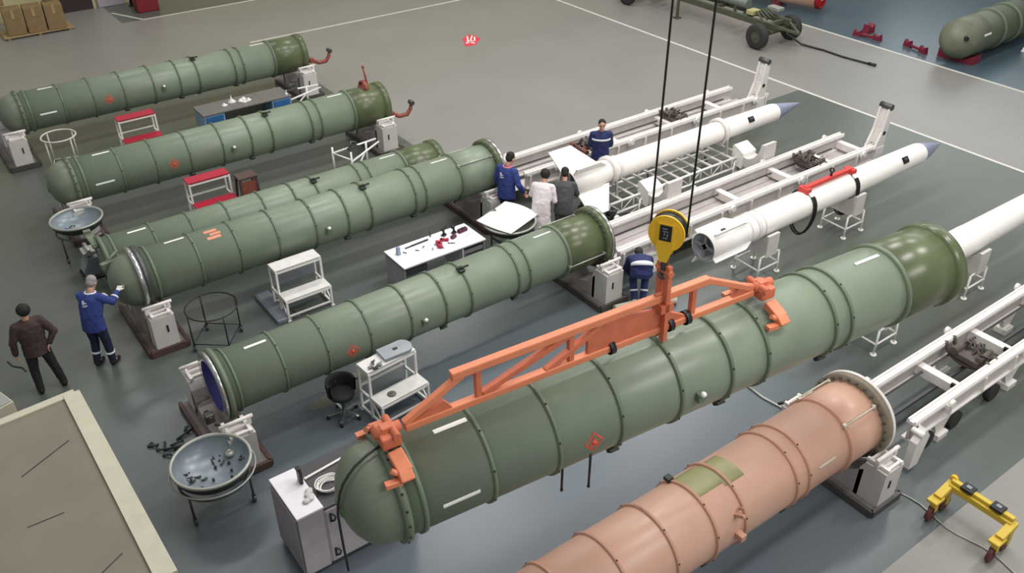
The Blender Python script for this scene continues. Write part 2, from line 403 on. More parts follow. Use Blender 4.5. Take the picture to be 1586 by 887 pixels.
canister(16.85,.60,'low green canister lying just behind the steel-ringed one',dx=-.25,diamond=(),lower=False,left='plate')
canister(14.97,1.15,'green canister with bright steel ring and orange patch, worker leaning at its dome',left='steel',right='blue',diamond=((4.0,12,'x'),),lower='high',rods=(40,-50),muz=GREEN)
canister(11.37,1.02,'open green canister with blue bore and bolted flange, between two white steps',left='open',right='blue',rods=(-52,98),lower='mid')
canister(0,0,'large green canister lifted above the floor under the orange sling beam',R_=.52,
    pos=(2.69,5.757,3.461),rot=(0,-.0337,-.1268),x0=2.65,latch=False)
canister(5.04,1.1,'pink primer-coated canister with green overspray patch in the nearest row',R_=.55,left='open',right='grey',pink=True,diamond=(),rods=(-45,38),LL=7.58,sx=.978,dx=-.03,stripes=False)
# ------------------------------------------------------------------ cradles
def cradle(x,y,label,flip=1,dark=False,h=.95,zc=1.1,half=.95,boxes=(1,1),group='cradles under the canisters'):
    r=thing('canister_cradle',(x,y,0),label,'cradle',group)
    b=MB(); b.box((0,0,.05),(.66,2*half,.1),bev=.01); b.mi=1; b.bar((-.34,-half,.07),(-.34,half,.07),.06,.12); b.bar((.34,-half,.07),(.34,half,.07),.06,.12); b.bar((-.34,-half,.07),(.34,-half,.07),.06,.12); b.build('base_plate',[mat('plate_top',(124,116,114),.5,0,.12,5),BROWN if dark else PLATE],r)
    # saddle web
    b=MB(); low=zc-.66
    pts=[(-half*.62,.1),(half*.62,.1),(half*.62,.62),(half*.40,low+.02),(0,low-.12),(-half*.40,low+.02),(-half*.62,.62)]
    b.prism(pts,.42,'YZ'); b.build('saddle',mat('saddle_grey',(176,168,168),.5) if not dark else mat('saddle_dusty',(150,140,138),.55),r)
    for s,on_ in((-1,boxes[0]),(1,boxes[1])):
        if not on_: continue
        q=MB(); yy=s*half
        q.prism([(yy*.98,.1),(yy*.55,.1),(yy*.55,.62),(yy*.62,.76),(yy*.98,.76)],.42,'YZ'); q.build('jack_box',GREYW,r)
        q=MB(); 
        for xx in(-.15,.15): q.bar((xx,yy*.60,.80),(xx,yy*.98,.80),.05)
        for k in range(3): q.bar((-.17,yy*(.66+.14*k),.80),(.17,yy*(.66+.14*k),.80),.04)
        q.bar((-.2,yy*.8,.80),(-.2,yy*.8,.95),.05); q.bar((.2,yy*.8,.80),(.2,yy*.8,.95),.05); q.cyl((-.26,yy*.8,.93),(.26,yy*.8,.93),.03)
        q.build('roller_frame',RAILW,r)
        q=MB(); q.box((-.05*flip,yy*.985,.5),(.03,.02,.14)); q.build('latch_handle',BLACKP,r)
    return r
cradle(10.08,24.57,'white cradle below the muzzle of the farthest canister, by grey desk')
cradle(2.2,24.57,'dim white cradle at the left end of the farthest canister',-1)
cradle(10.05,19.88,'white cradle below the rusty hooks of the second canister row')
cradle(2.55,19.88,'dark cradle hidden behind the far wheeled dish',-1,True)
cradle(10.02,15.05,'cradle with reddish base beside blue-jacketed worker and paper-covered lid',dark=True,zc=1.15)
cradle(2.62,15.0,'cradle with white roller box near leaning worker in blue',-1,True,zc=1.15)
cradle(10.08,11.30,'white cradle on dark base under the bolted flange, left of crouching worker',zc=1.02)
cradle(2.58,11.35,'dusty cradle with roller box right behind the near wheeled dish',-1,True,zc=1.02,half=1.08)
cradle(9.84,5.06,'white cradle under the pink canister flange',zc=1.1)
r=thing('end_clamp_tool',(2.42,11.0,.75),'dark clamp tool with rods at the open blue end of the canister','clamp')
b=MB(); b.tube([(0,.05,.35),(-.12,.05,.36),(-.22,.03,.32),(-.24,.0,.22)],.022,8); b.build('upper_arm',DARKG,r)
b=MB(); b.box((-.1,-.08,.08),(.14,.12,.16),None,.015); b.cyl((-.1,-.16,.1),(-.1,.05,.1),.035); b.build('clamp_body',DSTEEL,r)
b=MB(); b.tube([(-.05,-.12,-.05),(.1,-.3,-.12),(.18,-.36,-.08)],.02,8); b.build('lower_arm',DARKG,r)
r=thing('floor_jack',(2.2,17.6,0),'grey ribbed floor jack under the far dish edge, left of the steel-ringed dome','jack')
b=MB(); b.box((0,0,.03),(.42,.5,.06),bev=.01); b.build('base',BLACKP,r)
b=MB(); b.prism([(-.16,.06),(.16,.06),(.16,.45),(-.04,.45),(-.16,.2)],.34,'XZ'); b.build('housing',GREYP,r)
b=MB(); 
for k in range(5): b.bar((-.17+.028*k,-.15,.17+.06*k),(-.17+.028*k,.15,.17+.06*k),.02)
b.build('ribs',DISHR,r)
b=MB(); b.box((.02,0,.55),(.24,.3,.08),bev=.01); b.cyl((.02,-.2,.62),(.02,.2,.62),.04); b.build('roller_head',DISHR,r)
# low chocks of the floor-level canister
for x,l in((4.2,'low brown chock under left half of the floor-level canister'),(8.0,'low brown chock under right half of the floor-level canister')):
    r=thing('canister_chock',(x,16.85,0),l,'chock')
    b=MB(); b.prism([(-.5,0),(.5,0),(.5,.35),(.3,.1),(0,.04),(-.3,.1),(-.5,.35)],.3,'YZ'); b.build('saddle_block',BROWN,r)
    b=MB(); b.box((0,0,.015),(.4,1.2,.03),bev=.005); b.build('base_plate',PLATE,r)
r=thing('support_trestle',(5.95,18.35,0),'dark brown trestle standing beside the nearer red step','trestle')
b=MB(); b.box((0,0,.85),(.45,.35,.05),bev=.01); b.build('top_plate',BROWN,r)
for sx,sy in((-1,-1),(1,-1),(1,1),(-1,1)):
    b=MB(); b.bar((sx*.18,sy*.13,.83),(sx*.24,sy*.18,0),.05); b.build('leg',BROWN,r)
b=MB(); b.box((0,-.14,.5),(.36,.03,.5)); b.build('side_panel',RUST,r)
# rusty hinge hooks at muzzles (parts that hang off the canister rim -> own things)
def hooks(x,y,z,label,high=True):
    r=thing('hinge_hook',(x,y,z),label,'hook','rusty hinge hooks')
    b=MB(); b.box((0,0,0),(.14,.16,.14),bev=.02); b.build('bracket',RUST,r)
    b=MB(); b.tube([(0,0,0),(.22,-.05,-.1),(.42,-.1,-.08),(.52,-.12,.06),(.55,-.12,.2)],[.05,.06,.06,.05,.045],10); b.build('curved_arm',RUST,r)
    b=MB(); b.cyl((.55,-.2,.22),(.55,-.04,.22),.06); b.build('pivot',DSTEEL,r)
hooks(10.42,24.2,.95,'rusty curved hook at the muzzle of the farthest canister')
hooks(10.42,19.5,.85,'rusty curved hook low on the muzzle of the second canister row')
r=thing('hinge_hook',(9.9,19.9,1.55),'rusty ring hook with upright pin on top of the second canister','hook')
b=MB(); b.lathe([(-.05,.16),(.05,.16),(.05,.20),(-.05,.20),(-.05,.16)],20,a0=-PI/2,a1=PI/2); b.build('half_ring',RUST,r)
b=MB(); b.cyl((.1,-.05,0),(.02,-.02,.55),.025); b.sph((.02,-.02,.56),.04); b.build('pin',RUST,r)
b=MB(); b.box((0,0,.02),(.2,.3,.04),bev=.01); b.build('foot',RUST,r)
# ------------------------------------------------------------------ sling beam + hook block
r=thing('sling_beam',(0,6.10,3.37),'long orange truss sling beam clamped on top of the lifted green canister','lifting beam',rz=-.1268)
r.rotation_euler=(0,-.0337,-.1268)
ZL=.69; ZU=1.10
b=MB(); b.bar((2.98,0,ZL),(7.3,0,ZL),.09,.08,bev=.012)
b.build('lower_chord',ORANGE,r)
b=MB(); b.bar((3.5,0,ZU),(6.62,0,ZU),.09,.09,bev=.012); b.build('upper_chord',ORANGE,r)
b=MB(); b.bar((2.98,0,ZL+.05),(3.62,0,ZU-.03),.07,bev=.01); b.build('end_brace',ORANGE,r)
b=MB(); b.bar((6.6,0,ZU),(7.32,0,ZL+.04),.07,bev=.01); b.build('end_brace',ORANGE,r)
for x in(3.78,4.85,6.42):
    b=MB(); b.bar((x,0,ZL),(x,0,ZU),.065,bev=.01); b.build('post',ORANGED,r)
for p,q in(((3.82,ZL+.05),(4.82,ZU-.04)),((4.55,ZL+.02),(5.3,ZU-.02))):
    b=MB(); b.bar((p[0],0,p[1]),(q[0],0,q[1]),.07,bev=.01); b.build('diagonal',ORANGED,r)
b=MB(); b.prism([(5.05,ZL-.02),(6.42,ZL),(5.95,ZU-.14),(5.30,ZU-.02),(5.05,ZU-.12)],.05,'XZ'); b.build('gusset_plate',ORANGED,r)
b=MB(); b.prism([(3.05,ZL),(3.5,ZL+.02),(3.4,ZL+.16),(3.05,ZL+.05)],.06,'XZ'); b.prism([(7.3,ZL),(6.95,ZL),(7.1,ZL+.18),(7.3,ZL+.1)],.06,'XZ'); b.build('end_plate',ORANGED,r)
b=MB()
for dy in(-.06,.06): b.bar((6.0,dy,.56),(6.0,dy,1.52),.08,.05)
b.box((6.0,0,1.0),(.16,.2,.1)); b.cyl((5.9,0,1.12),(6.1,0,1.12),.04); b.cyl((6,-.12,1.44),(6,.12,1.44),.035)
b.build('lifting_mast',ORANGED,r)
for x in(5.35,6.12,6.35):
    b=MB(); b.lathe([(x-.03,.085),(x+.03,.085),(x+.03,.06),(x-.03,.06)],12,c=(0,0,ZL)); b.build('strap',BLACKP,r)
for s,x,fl in((0,2.80,-1),(1,7.43,1)):
    b=MB(); b.box((x,0,.68),(.2,.28,.14),bev=.02); b.cyl((x-.05*fl,-.16,.75),(x-.05*fl,.16,.75),.04); b.box((x,0,.77),(.12,.10,.06),bev=.01)
    b.cyl((x-.14,0,.74),(x+.14,0,.74),.055)
    cl=b.build('clamp_head',ORANGED,r)
    for sg in(1,-1):
        q=MB(); a0=on(.60,x,sg*14); a1=on(.60,x+.02,sg*37)
        q.bar(a0,a1,.10,.15,up=(1,0,0),bev=.015)
        q.box(on(.60,x+.01,sg*40),(.14,.10,.10),Rx(math.radians(sg*40)),.015)
        q.bar(on(.575,x-.04,sg*42),on(.575,x-.2,sg*41),.07,.05)
        q.cyl(on(.62,x-.11,sg*31),on(.60,x-.04,sg*36),.03)
        q.build('clamp_arm',ORANGE,cl)
HR=math.radians(-62)
hk=thing('hook_block',(5.89,5.345,5.05),'yellow round crane hook block hanging above the orange sling beam','hook block',rz=HR)
def ell(rx,rz,n=40): return [(rx*math.cos(2*PI*k/n),.44+rz*math.sin(2*PI*k/n)) for k in range(n)]
for dy in(-.07,.07):
    b=MB(); b.prism(ell(.19,.20),.02,'XZ',(0,dy,0)); b.prism(ell(.16,.17),.012,'XZ',(0,dy*1.12,0)); b.build('side_cheek',YELLOW,hk)
b=MB(); b.lathe([(-.05,.15),(-.05,.185),(-.02,.17),(.02,.17),(.05,.185),(.05,.15)],40,axis='Z'); b.cyl((0,0,-.05),(0,0,.05),.17,n=32)
b.bm.transform(Matrix.Translation((0,0,.44))@Rx(PI/2)); b.build('sheave',BLACKP,hk)
for dy in(-.092,.092):
    b=MB(); b.prism([(-.085,.36),(.085,.36),(.09,.27),(.04,.10),(-.04,.10),(-.09,.27)],.02,'XZ',(0,dy,.02)); b.build('side_strap',YELLOW,hk)
b=MB(); b.prism([(-.085,.36),(.085,.36),(.085,.56),(-.085,.56)],.012,'XZ',(0,-.094,0)); b.build('plate_rim',YELLOW,hk)
b=MB(); b.prism([(-.062,.37),(.062,.37),(.062,.545),(-.062,.545)],.008,'XZ',(0,-.103,0)); b.mi=1
b.box((-.01,-.109,.51),(.05,.004,.012)); b.box((.0,-.109,.48),(.06,.004,.01)); b.box((-.01,-.109,.45),(.012,.004,.03)); b.box((.02,-.109,.44),(.012,.004,.04)); b.box((0,-.109,.405),(.05,.004,.01)); b.build('capacity_plate',[BLACKP,GREYP],hk)
b=MB(); b.cyl((0,0,-.02),(0,0,.22),.045); b.tube([(0,0,0),(.05,0,-.03),(.075,0,-.08),(.04,0,-.12),(-.03,0,-.12),(-.06,0,-.08)],[.035,.035,.035,.035,.03,.02],10); b.build('hook',DSTEEL,hk)
for s_ in(-.19,.19):
    c_=MB(); p=Vector((5.89+s_*math.cos(HR),5.345+s_*math.sin(HR),5.46)); c_.cyl(p,p+Vector((0,0,8.5)),.011,n=8)
    c_.sph(p+Vector((0,0,.02)),.02,n=8)
    tag(c_.build('crane_cable',BLACKP),'dark steel crane cable on the %s side of the yellow hook block'%('left' if s_<0 else 'right'),'cable','crane cables')
# tie pins hanging below the lifted canister
r=thing('tag_line',(2.9,5.2,2.2),'thin dark control line trailing over the dome of the lifted canister','line')
b=MB(); P0=Vector((2.69,5.757,3.461)); Rs=(Rz(-.1268)@Ry(-.0337)).to_3x3()
tl=[P0+Rs@Vector(v) for v in((.12,.02,.60),(-.15,-.04,.56),(-.29,-.07,.51),(-.36,-.08,.45),(-.43,-.08,.36),(-.475,-.08,.26),(-.51,-.07,.12),(-.53,-.07,.0),(-.54,-.09,-.2),(-.545,-.10,-.45),(-.545,-.10,-.8))]
b.tube([p-Vector((2.9,5.2,2.2)) for p in tl],.013); b.build('rope',DGREEN,r)
for k,(px,py) in enumerate(((4.45,5.15),(4.72,5.02))):
    b=MB(); z=3.12; b.cyl((px,py,z-.26),(px,py,3.20 if k==0 else 3.37),.014,n=8); b.sph((px,py,z-.27),.02,n=8)
    tag(b.build('hanging_pin',BLACKP),'short black pin hanging under the lifted canister, %s of the pair'%('left' if k==0 else 'right'),'pin','hanging pins')
# ------------------------------------------------------------------ loading rails
def rail(x0,x1,yn,yf,zt,label,xm=None,crosses=(),hump=None,xfar1=None,xnear0=None,pan=True):
    r=thing('loading_rail',(x0,(yn+yf)/2,0),label,'loading rail','white loading rails'); oy=(yn+yf)/2
    def P(x,y,z): return (x-x0,y-oy,z)
    for nm,y,xa,xb,s in(('near_beam',yn,xnear0 or x0,x1,-1),('far_beam',yf,x0,xfar1 or x1,1)):
        b=MB(); b.mi=0
        b.box(P((xa+xb)/2,y,zt-.03),(xb-xa,.16,.06),bev=.008)
        b.box(P((xa+xb)/2,y+.055,zt+.015),(xb-xa,.03,.03)); b.box(P((xa+xb)/2,y-.055,zt+.015),(xb-xa,.03,.03))
        b.box(P((xa+xb)/2,y,zt-.36),(xb-xa,.18,.04),bev=.005)
        b.mi=1; b.box(P((xa+xb)/2,y,zt-.2),(xb-xa,.04,.30))
        bm=b.build(nm,[RAILW,RAILG],r)
        n=max(2,int((xb-xa)/.9)); 
        if s<0:
            for k in range(n+1):
                q=MB(); x=xa+.1+(xb-xa-.2)*k/n; q.box(P(x,y+s*.05,zt-.2),(.05,.09,.30)); q.build('rib',RAILW,bm)
        k=0; x=xa+.9
        while x<xb-.3:
            q=MB(); q.cyl(P(x,y+s*.10,zt-.02),P(x,y+s*.16,zt-.02),.07,n=14); q.box(P(x,y+s*.10,zt-.07),(.16,.06,.08)); x+=2.3; q.build('side_roller',WHITE,bm)
        x=xa+1.0; 
        while x<xb:
            q=MB(); q.prism([(-.28,.42),(.28,.42),(.09,.08),(-.09,.08)],.08,'XZ',P(x,y,zt-.8+.0)); q.box(P(x,y,.06),(.28,.24,.12),bev=.01); q.cyl(P(x,y,.1),P(x,y,max(.14,zt-.7)),.05)
            q.build('foot',RAILW,r); x+=2.1
    if pan:
        b=MB(); b.box(P((x0+x1)/2,oy,zt-.39),(x1-x0-.4,yf-yn-.1,.02)); b.build('bed_plate',RAILG,r)
    for x in crosses:
        b=MB(); b.box(P(x,oy,zt-.22),(.16,yf-yn-.04,.18),bev=.01); b.mi=1; b.box(P(x-.1,yn+.14,zt-.12),(.04,.12,.08)); b.build('cross_member',[RAILW,BLACKP],r)
    b=MB(); b.box(P((x0+x1)/2,oy,zt-.34),(x1-x0-.6,.05,.06)); b.cyl(P(x0+.6,yf-.16,zt-.2),P(x1-.9,yf-.16,zt-.2),.02); b.build('centre_bar',DARKG,r)
    if hump:
        h=hump
        cr=tag(bpy.data.objects.new('clamp_carriage',None)); C.objects.link(cr); cr.parent=r; cr.location=P(h,oy,zt-.12)
        w=(yf-yn)*.42
        b=MB(); 
        arc=[(w*math.cos(a),.16-.26*math.sin(a)) for a in[PI*k/14 for k in range(15)]]
        for dx in(-.12,.12): b.tube([(dx,y_,z_) for y_,z_ in arc],.035,8)
        b.build('saddle_arc',WRAP,cr)
        b=MB(); random.seed(int(h*10))
        for k in range(9):
            y_=random.uniform(-w,w); b.tube([(random.uniform(-.2,.2),y_,.05),(random.uniform(-.25,.25),y_*.6,.22),(random.uniform(-.25,.25),y_*.3-.1,.1)],.022,6)
        b.box((0,0,.02),(.34,.5,.12),bev=.02); b.cyl((-.2,w*.5,.1),(.2,w*.5,.1),.07); b.cyl((-.15,-w*.6,.12),(.25,-w*.6,.12),.05)
        b.build('hose_bundle',[WRAP],cr)
    if xm:
        ms=MB(); b=ms; y=yn+.02
        b.prism([(-.24,0),(.14,0),(.16,.4),(.17,.98),(.03,.98),(-.06,.42)],.05,'XZ',P(xm,y-.10,zt-.05)); b.prism([(-.24,0),(.14,0),(.16,.4),(.17,.98),(.03,.98),(-.06,.42)],.05,'XZ',P(xm,y+.14,zt-.05))
        b.box(P(xm+.05,y+.02,zt+.2),(.14,.22,.36),Ry(.15)); b.box(P(xm+.08,y+.02,zt+.62),(.07,.22,.58),Ry(.08))
        b.box(P(xm,y+.04,zt-.2),(.3,.36,.36),bev=.01)
        m_=b.build('tail_mast',RAILW,r)
        q=MB(); q.cyl(P(xm+.10,y-.14,zt+.96),P(xm+.10,y+.18,zt+.96),.075,n=20); q.build('top_roller',DSTEEL,m_)
        q=MB(); q.cyl(P(xm+.02,y-.14,zt+.33),P(xm+.02,y-.122,zt+.33),.05); q.build('pivot_hole',BLACKP,m_)
    return r
rail(10.5,19.55,14.72,15.62,.80,'farthest white loading rail, behind the white missile held in the lattice trolley',xm=19.2,crosses=(14.3,16.2,18.0),hump=16.4,xfar1=19.1,xnear0=11.2)
rail(10.62,19.28,10.90,11.80,.80,'middle white loading rail in line with the open blue-bored canister',xm=19.1,crosses=(12.4,14.4,16.2,17.6,18.8),hump=17.1,xfar1=18.95)
r3=rail(10.25,19.5,4.55,5.42,.82,'nearest white loading rail running out from the pink canister flange',crosses=(12.4,14.0,15.8,17.6),hump=13.2,pan=False,xnear0=10.85)
b=MB(); b.prism([(-.12,-.42),(.1,-.42),(.22,.1),(.05,.32),(-.12,.1)],.12,'XZ',(.57,-.62,.52)); b.cyl((.55,-.7,.75),(.55,-.5,.75),.05); b.build('end_plate',RAILW,r3)
for x in(1.2,2.0,3.15):
    b=MB(); b.cyl((x,-.52,.16),(x,-.40,.16),.16,n=20); b.build('wheel',TYRE,r3)
r=thing('hose_bundle',(13.1,14.95,.75),'tangle of brown hoses lying on the rail behind the white missile tail','hoses')
b=MB(); random.seed(3)
for k in range(12):
    x=random.uniform(-.35,.35); b.tube([(x,random.uniform(-.3,.3),.05),(x+random.uniform(-.2,.2),random.uniform(-.2,.2),.25),(x+random.uniform(-.2,.2),random.uniform(-.3,.3),.1)],.025,6)
b.build('hoses',WRAP,r)
b=MB(); b.box((0,0,.0),(.5,.5,.08),bev=.02); b.cyl((-.1,-.3,.1),(-.1,.3,.1),.06); b.build('bracket',RUST,r)
# ------------------------------------------------------------------ missiles
def missile(x0,x1,xn,y,z,R_,label,fins=(),nozzle=True,bands=(),mark=None,tailR=None,nose=True):
    r=thing('missile',(x0,y,z),label,'missile','white missiles'); L=x1-x0
    tr=tailR or R_
    b=MB(); b.lathe([(0,tr-.03),(0,tr),(.75,tr),(.98,R_),(L*.62,R_),(L*.64,R_*.97),(L-.1,R_*.88),(L,R_*.82)],56); b.build('body',CREAMW,r)
    if nose:
        b=MB(); n=12; b.lathe([(L,R_*.80)]+[(L+(xn-x1)*i/n,R_*.80*(1-(i/n)**1.25)+.002) for i in range(1,n+1)],40); b.build('nose_cone',NOSE,r)
    b=MB(); b.lathe([(0,tr-.02),(.0,tr*.90),(.12,tr*.6),(.14,.002)],40); b.build('nozzle_bell',NOZZ,r)
    b=MB()
    for a in(0,PI/2): b.bar((.05,-math.cos(a)*tr*.82,-math.sin(a)*tr*.82),(.05,math.cos(a)*tr*.82,math.sin(a)*tr*.82),.05,.04,up=(1,0,0))
    b.cyl((.03,0,0),(.1,0,0),.07); b.build('vane_cross',NOZZ,r)
    for (a,xa,xb,span,tip) in fins:
        t=math.radians(a); q=MB(); q.prism([(xa,0),(xb,0),(xb-tip,span),(xa,span)],.03,'XZ'); q.bm.transform(Rx(t)@Matrix.Translation((0,0,tr-.02))); q.build('fin',WHITE,r)
    for x in bands:
        q=MB(); q.lathe([(x-x0-.04,R_),(x-x0-.04,R_+.02),(x-x0+.04,R_+.02),(x-x0+.04,R_)],48); q.build('joint_band',RAILW,r)
    if mark:
        q=MB(); 
        rr=R_*.93; patch(q,rr,mark-x0-.09,mark-x0+.09,38,68,.03,6); q.build('black_mark',BLACKP,r)
        q=MB(); q.mi=0
        for k in range(3): q.sph(on(rr+.03,mark-x0-.04+.04*k,50),.012,n=6)
        q.build('mark_detail',GREYP,r)
    return r
m1=missile(11.25,18.02,19.06,13.25,1.12,.26,'white missile with large tail fins in the lattice trolley, behind the two rails',
    fins=((30,.02,.98,.22,.3),(122,.05,.98,.62,.45),(-58,.02,1.0,.58,.35),(-150,.05,1.0,.5,.35)),mark=16.9,tailR=.31,bands=(12.6,))
m2=missile(11.67,18.8,19.72,9.66,1.12,.285,'white missile with grey nozzle and red sling bar on two tubular stands',
    fins=((28,.1,1.1,.10,.2),(118,.0,1.15,.12,.3),(-62,.1,1.1,.12,.2),(-152,.0,1.15,.22,.3)),mark=17.9,tailR=.30,bands=(13.0,))
m5=missile(11.6,18.7,19.5,6.82,1.12,.30,'white missile sticking out at the right from behind the lifted canister',mark=18.0,fins=((45,.1,1.1,.2,.2),(-45,.1,1.1,.2,.2),(135,.1,1.1,.2,.2),(-135,.1,1.1,.2,.2)))
b=MB(); b.box((11.95-11.55,-.1,.30),(.10,.06,.03)); b.build('lug',BLACKP,m2)
for dx in(1.1,1.35,1.5):
    b=MB(); b.lathe([(dx-.01,.287),(dx-.01,.300),(dx+.01,.300),(dx+.01,.287)],40); b.build('seam',RAILW,m2)
# sling bar with straps on m2
r=thing('missile_sling',(14.6,9.66,1.39),'red sling bar with hanging black straps on the nozzle-end missile','sling')
b=MB(); b.bar((0,0,.10),(1.55,0,.10),.10,.08,bev=.01); b.box((.02,0,.06),(.14,.24,.12),bev=.01); b.box((1.53,0,.06),(.14,.24,.12),bev=.01); b.build('bar',mat('sling_red',(206,62,56),.45),r)
b=MB(); b.cyl((.85,0,.12),(.85,0,.24),.025); b.lathe([(-.02,.035),(.02,.035),(.02,.055),(-.02,.055),(-.02,.035)],16,c=(.85,0,.27)); b.build('lifting_eye',BLACKP,r)
for x in(.05,1.5):
    for d in(-.035,.035):
        b=MB(); pts=[]
        for k in range(29):
            a=math.radians(-18-324*k/28); ex=1+1.3*max(0,-math.cos(a))**1.1
            pts.append((x+d+(.0),.305*math.sin(a)*(1+.25*max(0,-math.cos(a))),-.27+.31*math.cos(a)*ex))
        b.tube(pts,.021,6); b.build('strap',BLACK,r)
    b=MB(); b.box((x,-.16,0),(.11,.10,.03),Rx(math.radians(35)),.005); b.build('buckle',WHITE,r)
# stands
def stand(x,y,label,sad=True,hz=.52,w=.62,d=.62,group='white tubular missile stands',curve=False,top=.87):
    r=thing('missile_stand',(x,y,0),label,'stand',group,PI if curve else 0)
    for sx in(-1,1):
        for sy in(-1,1):
            b=MB(); b.cyl((sx*w/2,sy*d/2,.03),(sx*w/2*.92,sy*d/2*.95,hz),.022,n=10); b.cyl((sx*w/2,sy*d/2,0),(sx*w/2,sy*d/2,.03),.06,n=14); b.build('leg',WHITE,r)
    b=MB(); z=.24
    c=[(-w/2,-d/2,z),(w/2,-d/2,z),(w/2,d/2,z),(-w/2,d/2,z)]
    for i in range(4): b.cyl(c[i],c[(i+1)%4],.02,n=8)
    b.tube([(-w/2*.92,-d/2*.95,hz),(0,-d/2*.95,hz+.03),(w/2*.92,-d/2*.95,hz)],.022); b.tube([(-w/2*.92,d/2*.95,hz),(0,d/2*.95,hz+.03),(w/2*.92,d/2*.95,hz)],.022)
    b.build('frame',WHITE,r)
    b=MB(); R0=.30; zc=top+R0-.04
    if curve:
        # tall curved back plate and a block beside it
        arc=[(-.05+.40*math.sin(a),hz+.10+.62-.55*math.cos(a)) for a in[math.radians(v) for v in range(-20,92,8)]]
        b.prism(arc+[(arc[-1][0]+.10,arc[-1][1]+.02),(arc[-1][0]+.10,hz+.25),(arc[-1][0]-.05,hz-.08),(arc[0][0],hz-.05)],.42,'YZ')
        b.build('saddle_plate',GREYW,r)
        b=MB(); b.prism([(-.46,hz-.12),(-.12,hz-.12),(-.12,hz+.26),(-.42,hz+.40),(-.46,hz+.38)],.46,'YZ'); b.build('saddle_block',WHITE,r)
    else:
        arc=[(R0*math.sin(a),zc-R0*math.cos(a)) for a in[math.radians(v) for v in range(-62,63,8)]]
        b.prism(arc+[(d/2+.02,arc[-1][1]),(d/2+.02,hz-.02),(-d/2-.02,hz-.02),(-d/2-.02,arc[0][1])],.34,'YZ'); b.build('saddle_block',GREYW,r)
    return r
stand(13.35,9.62,'tubular stand under the nozzle end of the red-slung missile')
stand(16.2,9.62,'tubular stand under the slung part of the red-slung missile')
stand(13.15,6.72,'tubular stand half hidden below the lifted canister')
stand(16.15,6.75,'tubular stand under the rightmost missile, past the lifted canister muzzle')
stand(13.12,12.3,'empty stand with curved saddle beside the left half of the lattice trolley',curve=True)
stand(16.3,12.36,'empty stand with curved saddle at the right end of the lattice trolley',curve=True)
# lattice trolley under m1
r=thing('lattice_trolley',(12.0,13.0,0),'white lattice trolley with rungs carrying the finned missile','trolley')
L=4.3; YN=-.32
for y in(YN,.75):
    for z in(.35,.62):
        b=MB(); b.cyl((0,y,z),(L,y,z),.03,n=8); b.build('chord',WHITE,r)
    b=MB(); n=12
    for k in range(n):
        xa=L*k/n;xb=L*(k+1)/n; b.cyl((xa,y,.35),(xa,y,.62),.014,n=6); b.cyl((xa,y,.35 if k%2 else .62),(xb,y,.62 if k%2 else .35),.014,n=6)
    b.build('lattice',WHITE,r)
for k in range(13):
    b=MB(); b.bar((L*k/12,YN,.62),(L*k/12,.75,.62),.07,.035); b.build('rung',GREYW,r)
b=MB(); b.cyl((0,.2,.5),(L,.2,.5),.02); b.tube([(0,YN,.2),(.4,YN,.12),(.9,YN,.3),(1.2,YN,.35)],.02); b.build('centre_tube',WHITE,r)
for x in(.1,2.2,4.2):
    for y in(YN,.75):
        b=MB(); b.cyl((x,y,.14),(x,y,.36),.02,n=8); b.cyl((x,y-.025,.08),(x,y+.025,.08),.08,n=16); b.build('caster',DSTEEL,r)
b=MB(); random.seed(5)
for k in range(8):
    b.box((random.uniform(-.1,.1),YN+random.uniform(-.12,.12),.40+random.uniform(-.08,.1)),(.12,.1,.08),Rz(random.uniform(0,2)),.01)
b.tube([(-.2,-.9,.5),(0,-.9,.6),(.2,-.8,.55),(.15,-.6,.5),(-.1,-.6,.5)],.025); b.build('winch',DSTEEL,r)
for x in(.40,3.98):
    b=MB(); b.lathe([(x-.05,.27),(x-.05,.33),(x+.05,.33),(x+.05,.27),(x-.05,.27)],40,c=(0,.25,1.12)); b.build('clamp_ring',RAILW,r)
    b=MB(); b.bar((x,.25-.34,.62),(x,.25-.30,1.0),.05); b.build('clamp_post',DISHR,r)
    b=MB(); b.bar((x,.25+.34,.62),(x,.25+.30,1.0),.05); b.build('clamp_post',DISHR,r)
# ------------------------------------------------------------------ wheeled dishes and ring stands
def ringstand(r,R0,z,m,nl=4,low=True,rot=0,mw=DSTEEL,tr=.02):
    b=MB(); b.tube([(R0*math.cos(2*PI*k/32),R0*math.sin(2*PI*k/32),z) for k in range(32)],tr,8,True); b.build('ring',m,r)
    for k in range(nl):
        a=rot+2*PI*k/nl; c_,s_=math.cos(a)*R0,math.sin(a)*R0
        b=MB(); b.cyl((c_,s_,.13),(c_,s_,z+.02),tr*.9,n=10); 
        l=b.build('leg',m,r)
        q=MB(); q.cyl((c_-.02,s_,.055),(c_+.02,s_,.055),.055,n=16); q.box((c_,s_,.11),(.05,.04,.05)); q.build('caster',mw,l)
    if low:
        b=MB()
        for k in range(nl):
            a=rot+2*PI*k/nl;a2=rot+2*PI*(k+1)/nl; b.cyl((R0*math.cos(a),R0*math.sin(a),.16),(R0*math.cos(a2),R0*math.sin(a2),.16),tr*.7,n=8)
        b.build('lower_brace',m,r)
def dish(x,y,z,R0,depth,label,group='round dishes on wheeled stands',inner=DISH,rot=.4):
    r=thing('dish_cover',(x,y,z),label,'dish',group)
    n=12; prof=[(-depth*math.cos(math.radians(a)),R0*math.sin(math.radians(a))) for a in[90*i/n for i in range(1,n+1)]]
    b=MB(); b.lathe([(-depth,.001)]+prof,56,axis='Z'); b.mi=1; b.lathe([(-depth-.02,.001)]+[(v[0]-.02,v[1]+.02) for v in prof]+[(0,R0)],56,axis='Z')
    b.build('dish',[inner,DGREEN],r)
    b=MB(); b.lathe([(-.03,R0),(-.03,R0+.03),(.010,R0+.03),(.010,R0-.01),(-.03,R0-.01)],56,axis='Z'); b.build('rim',DISHR,r)
    return r
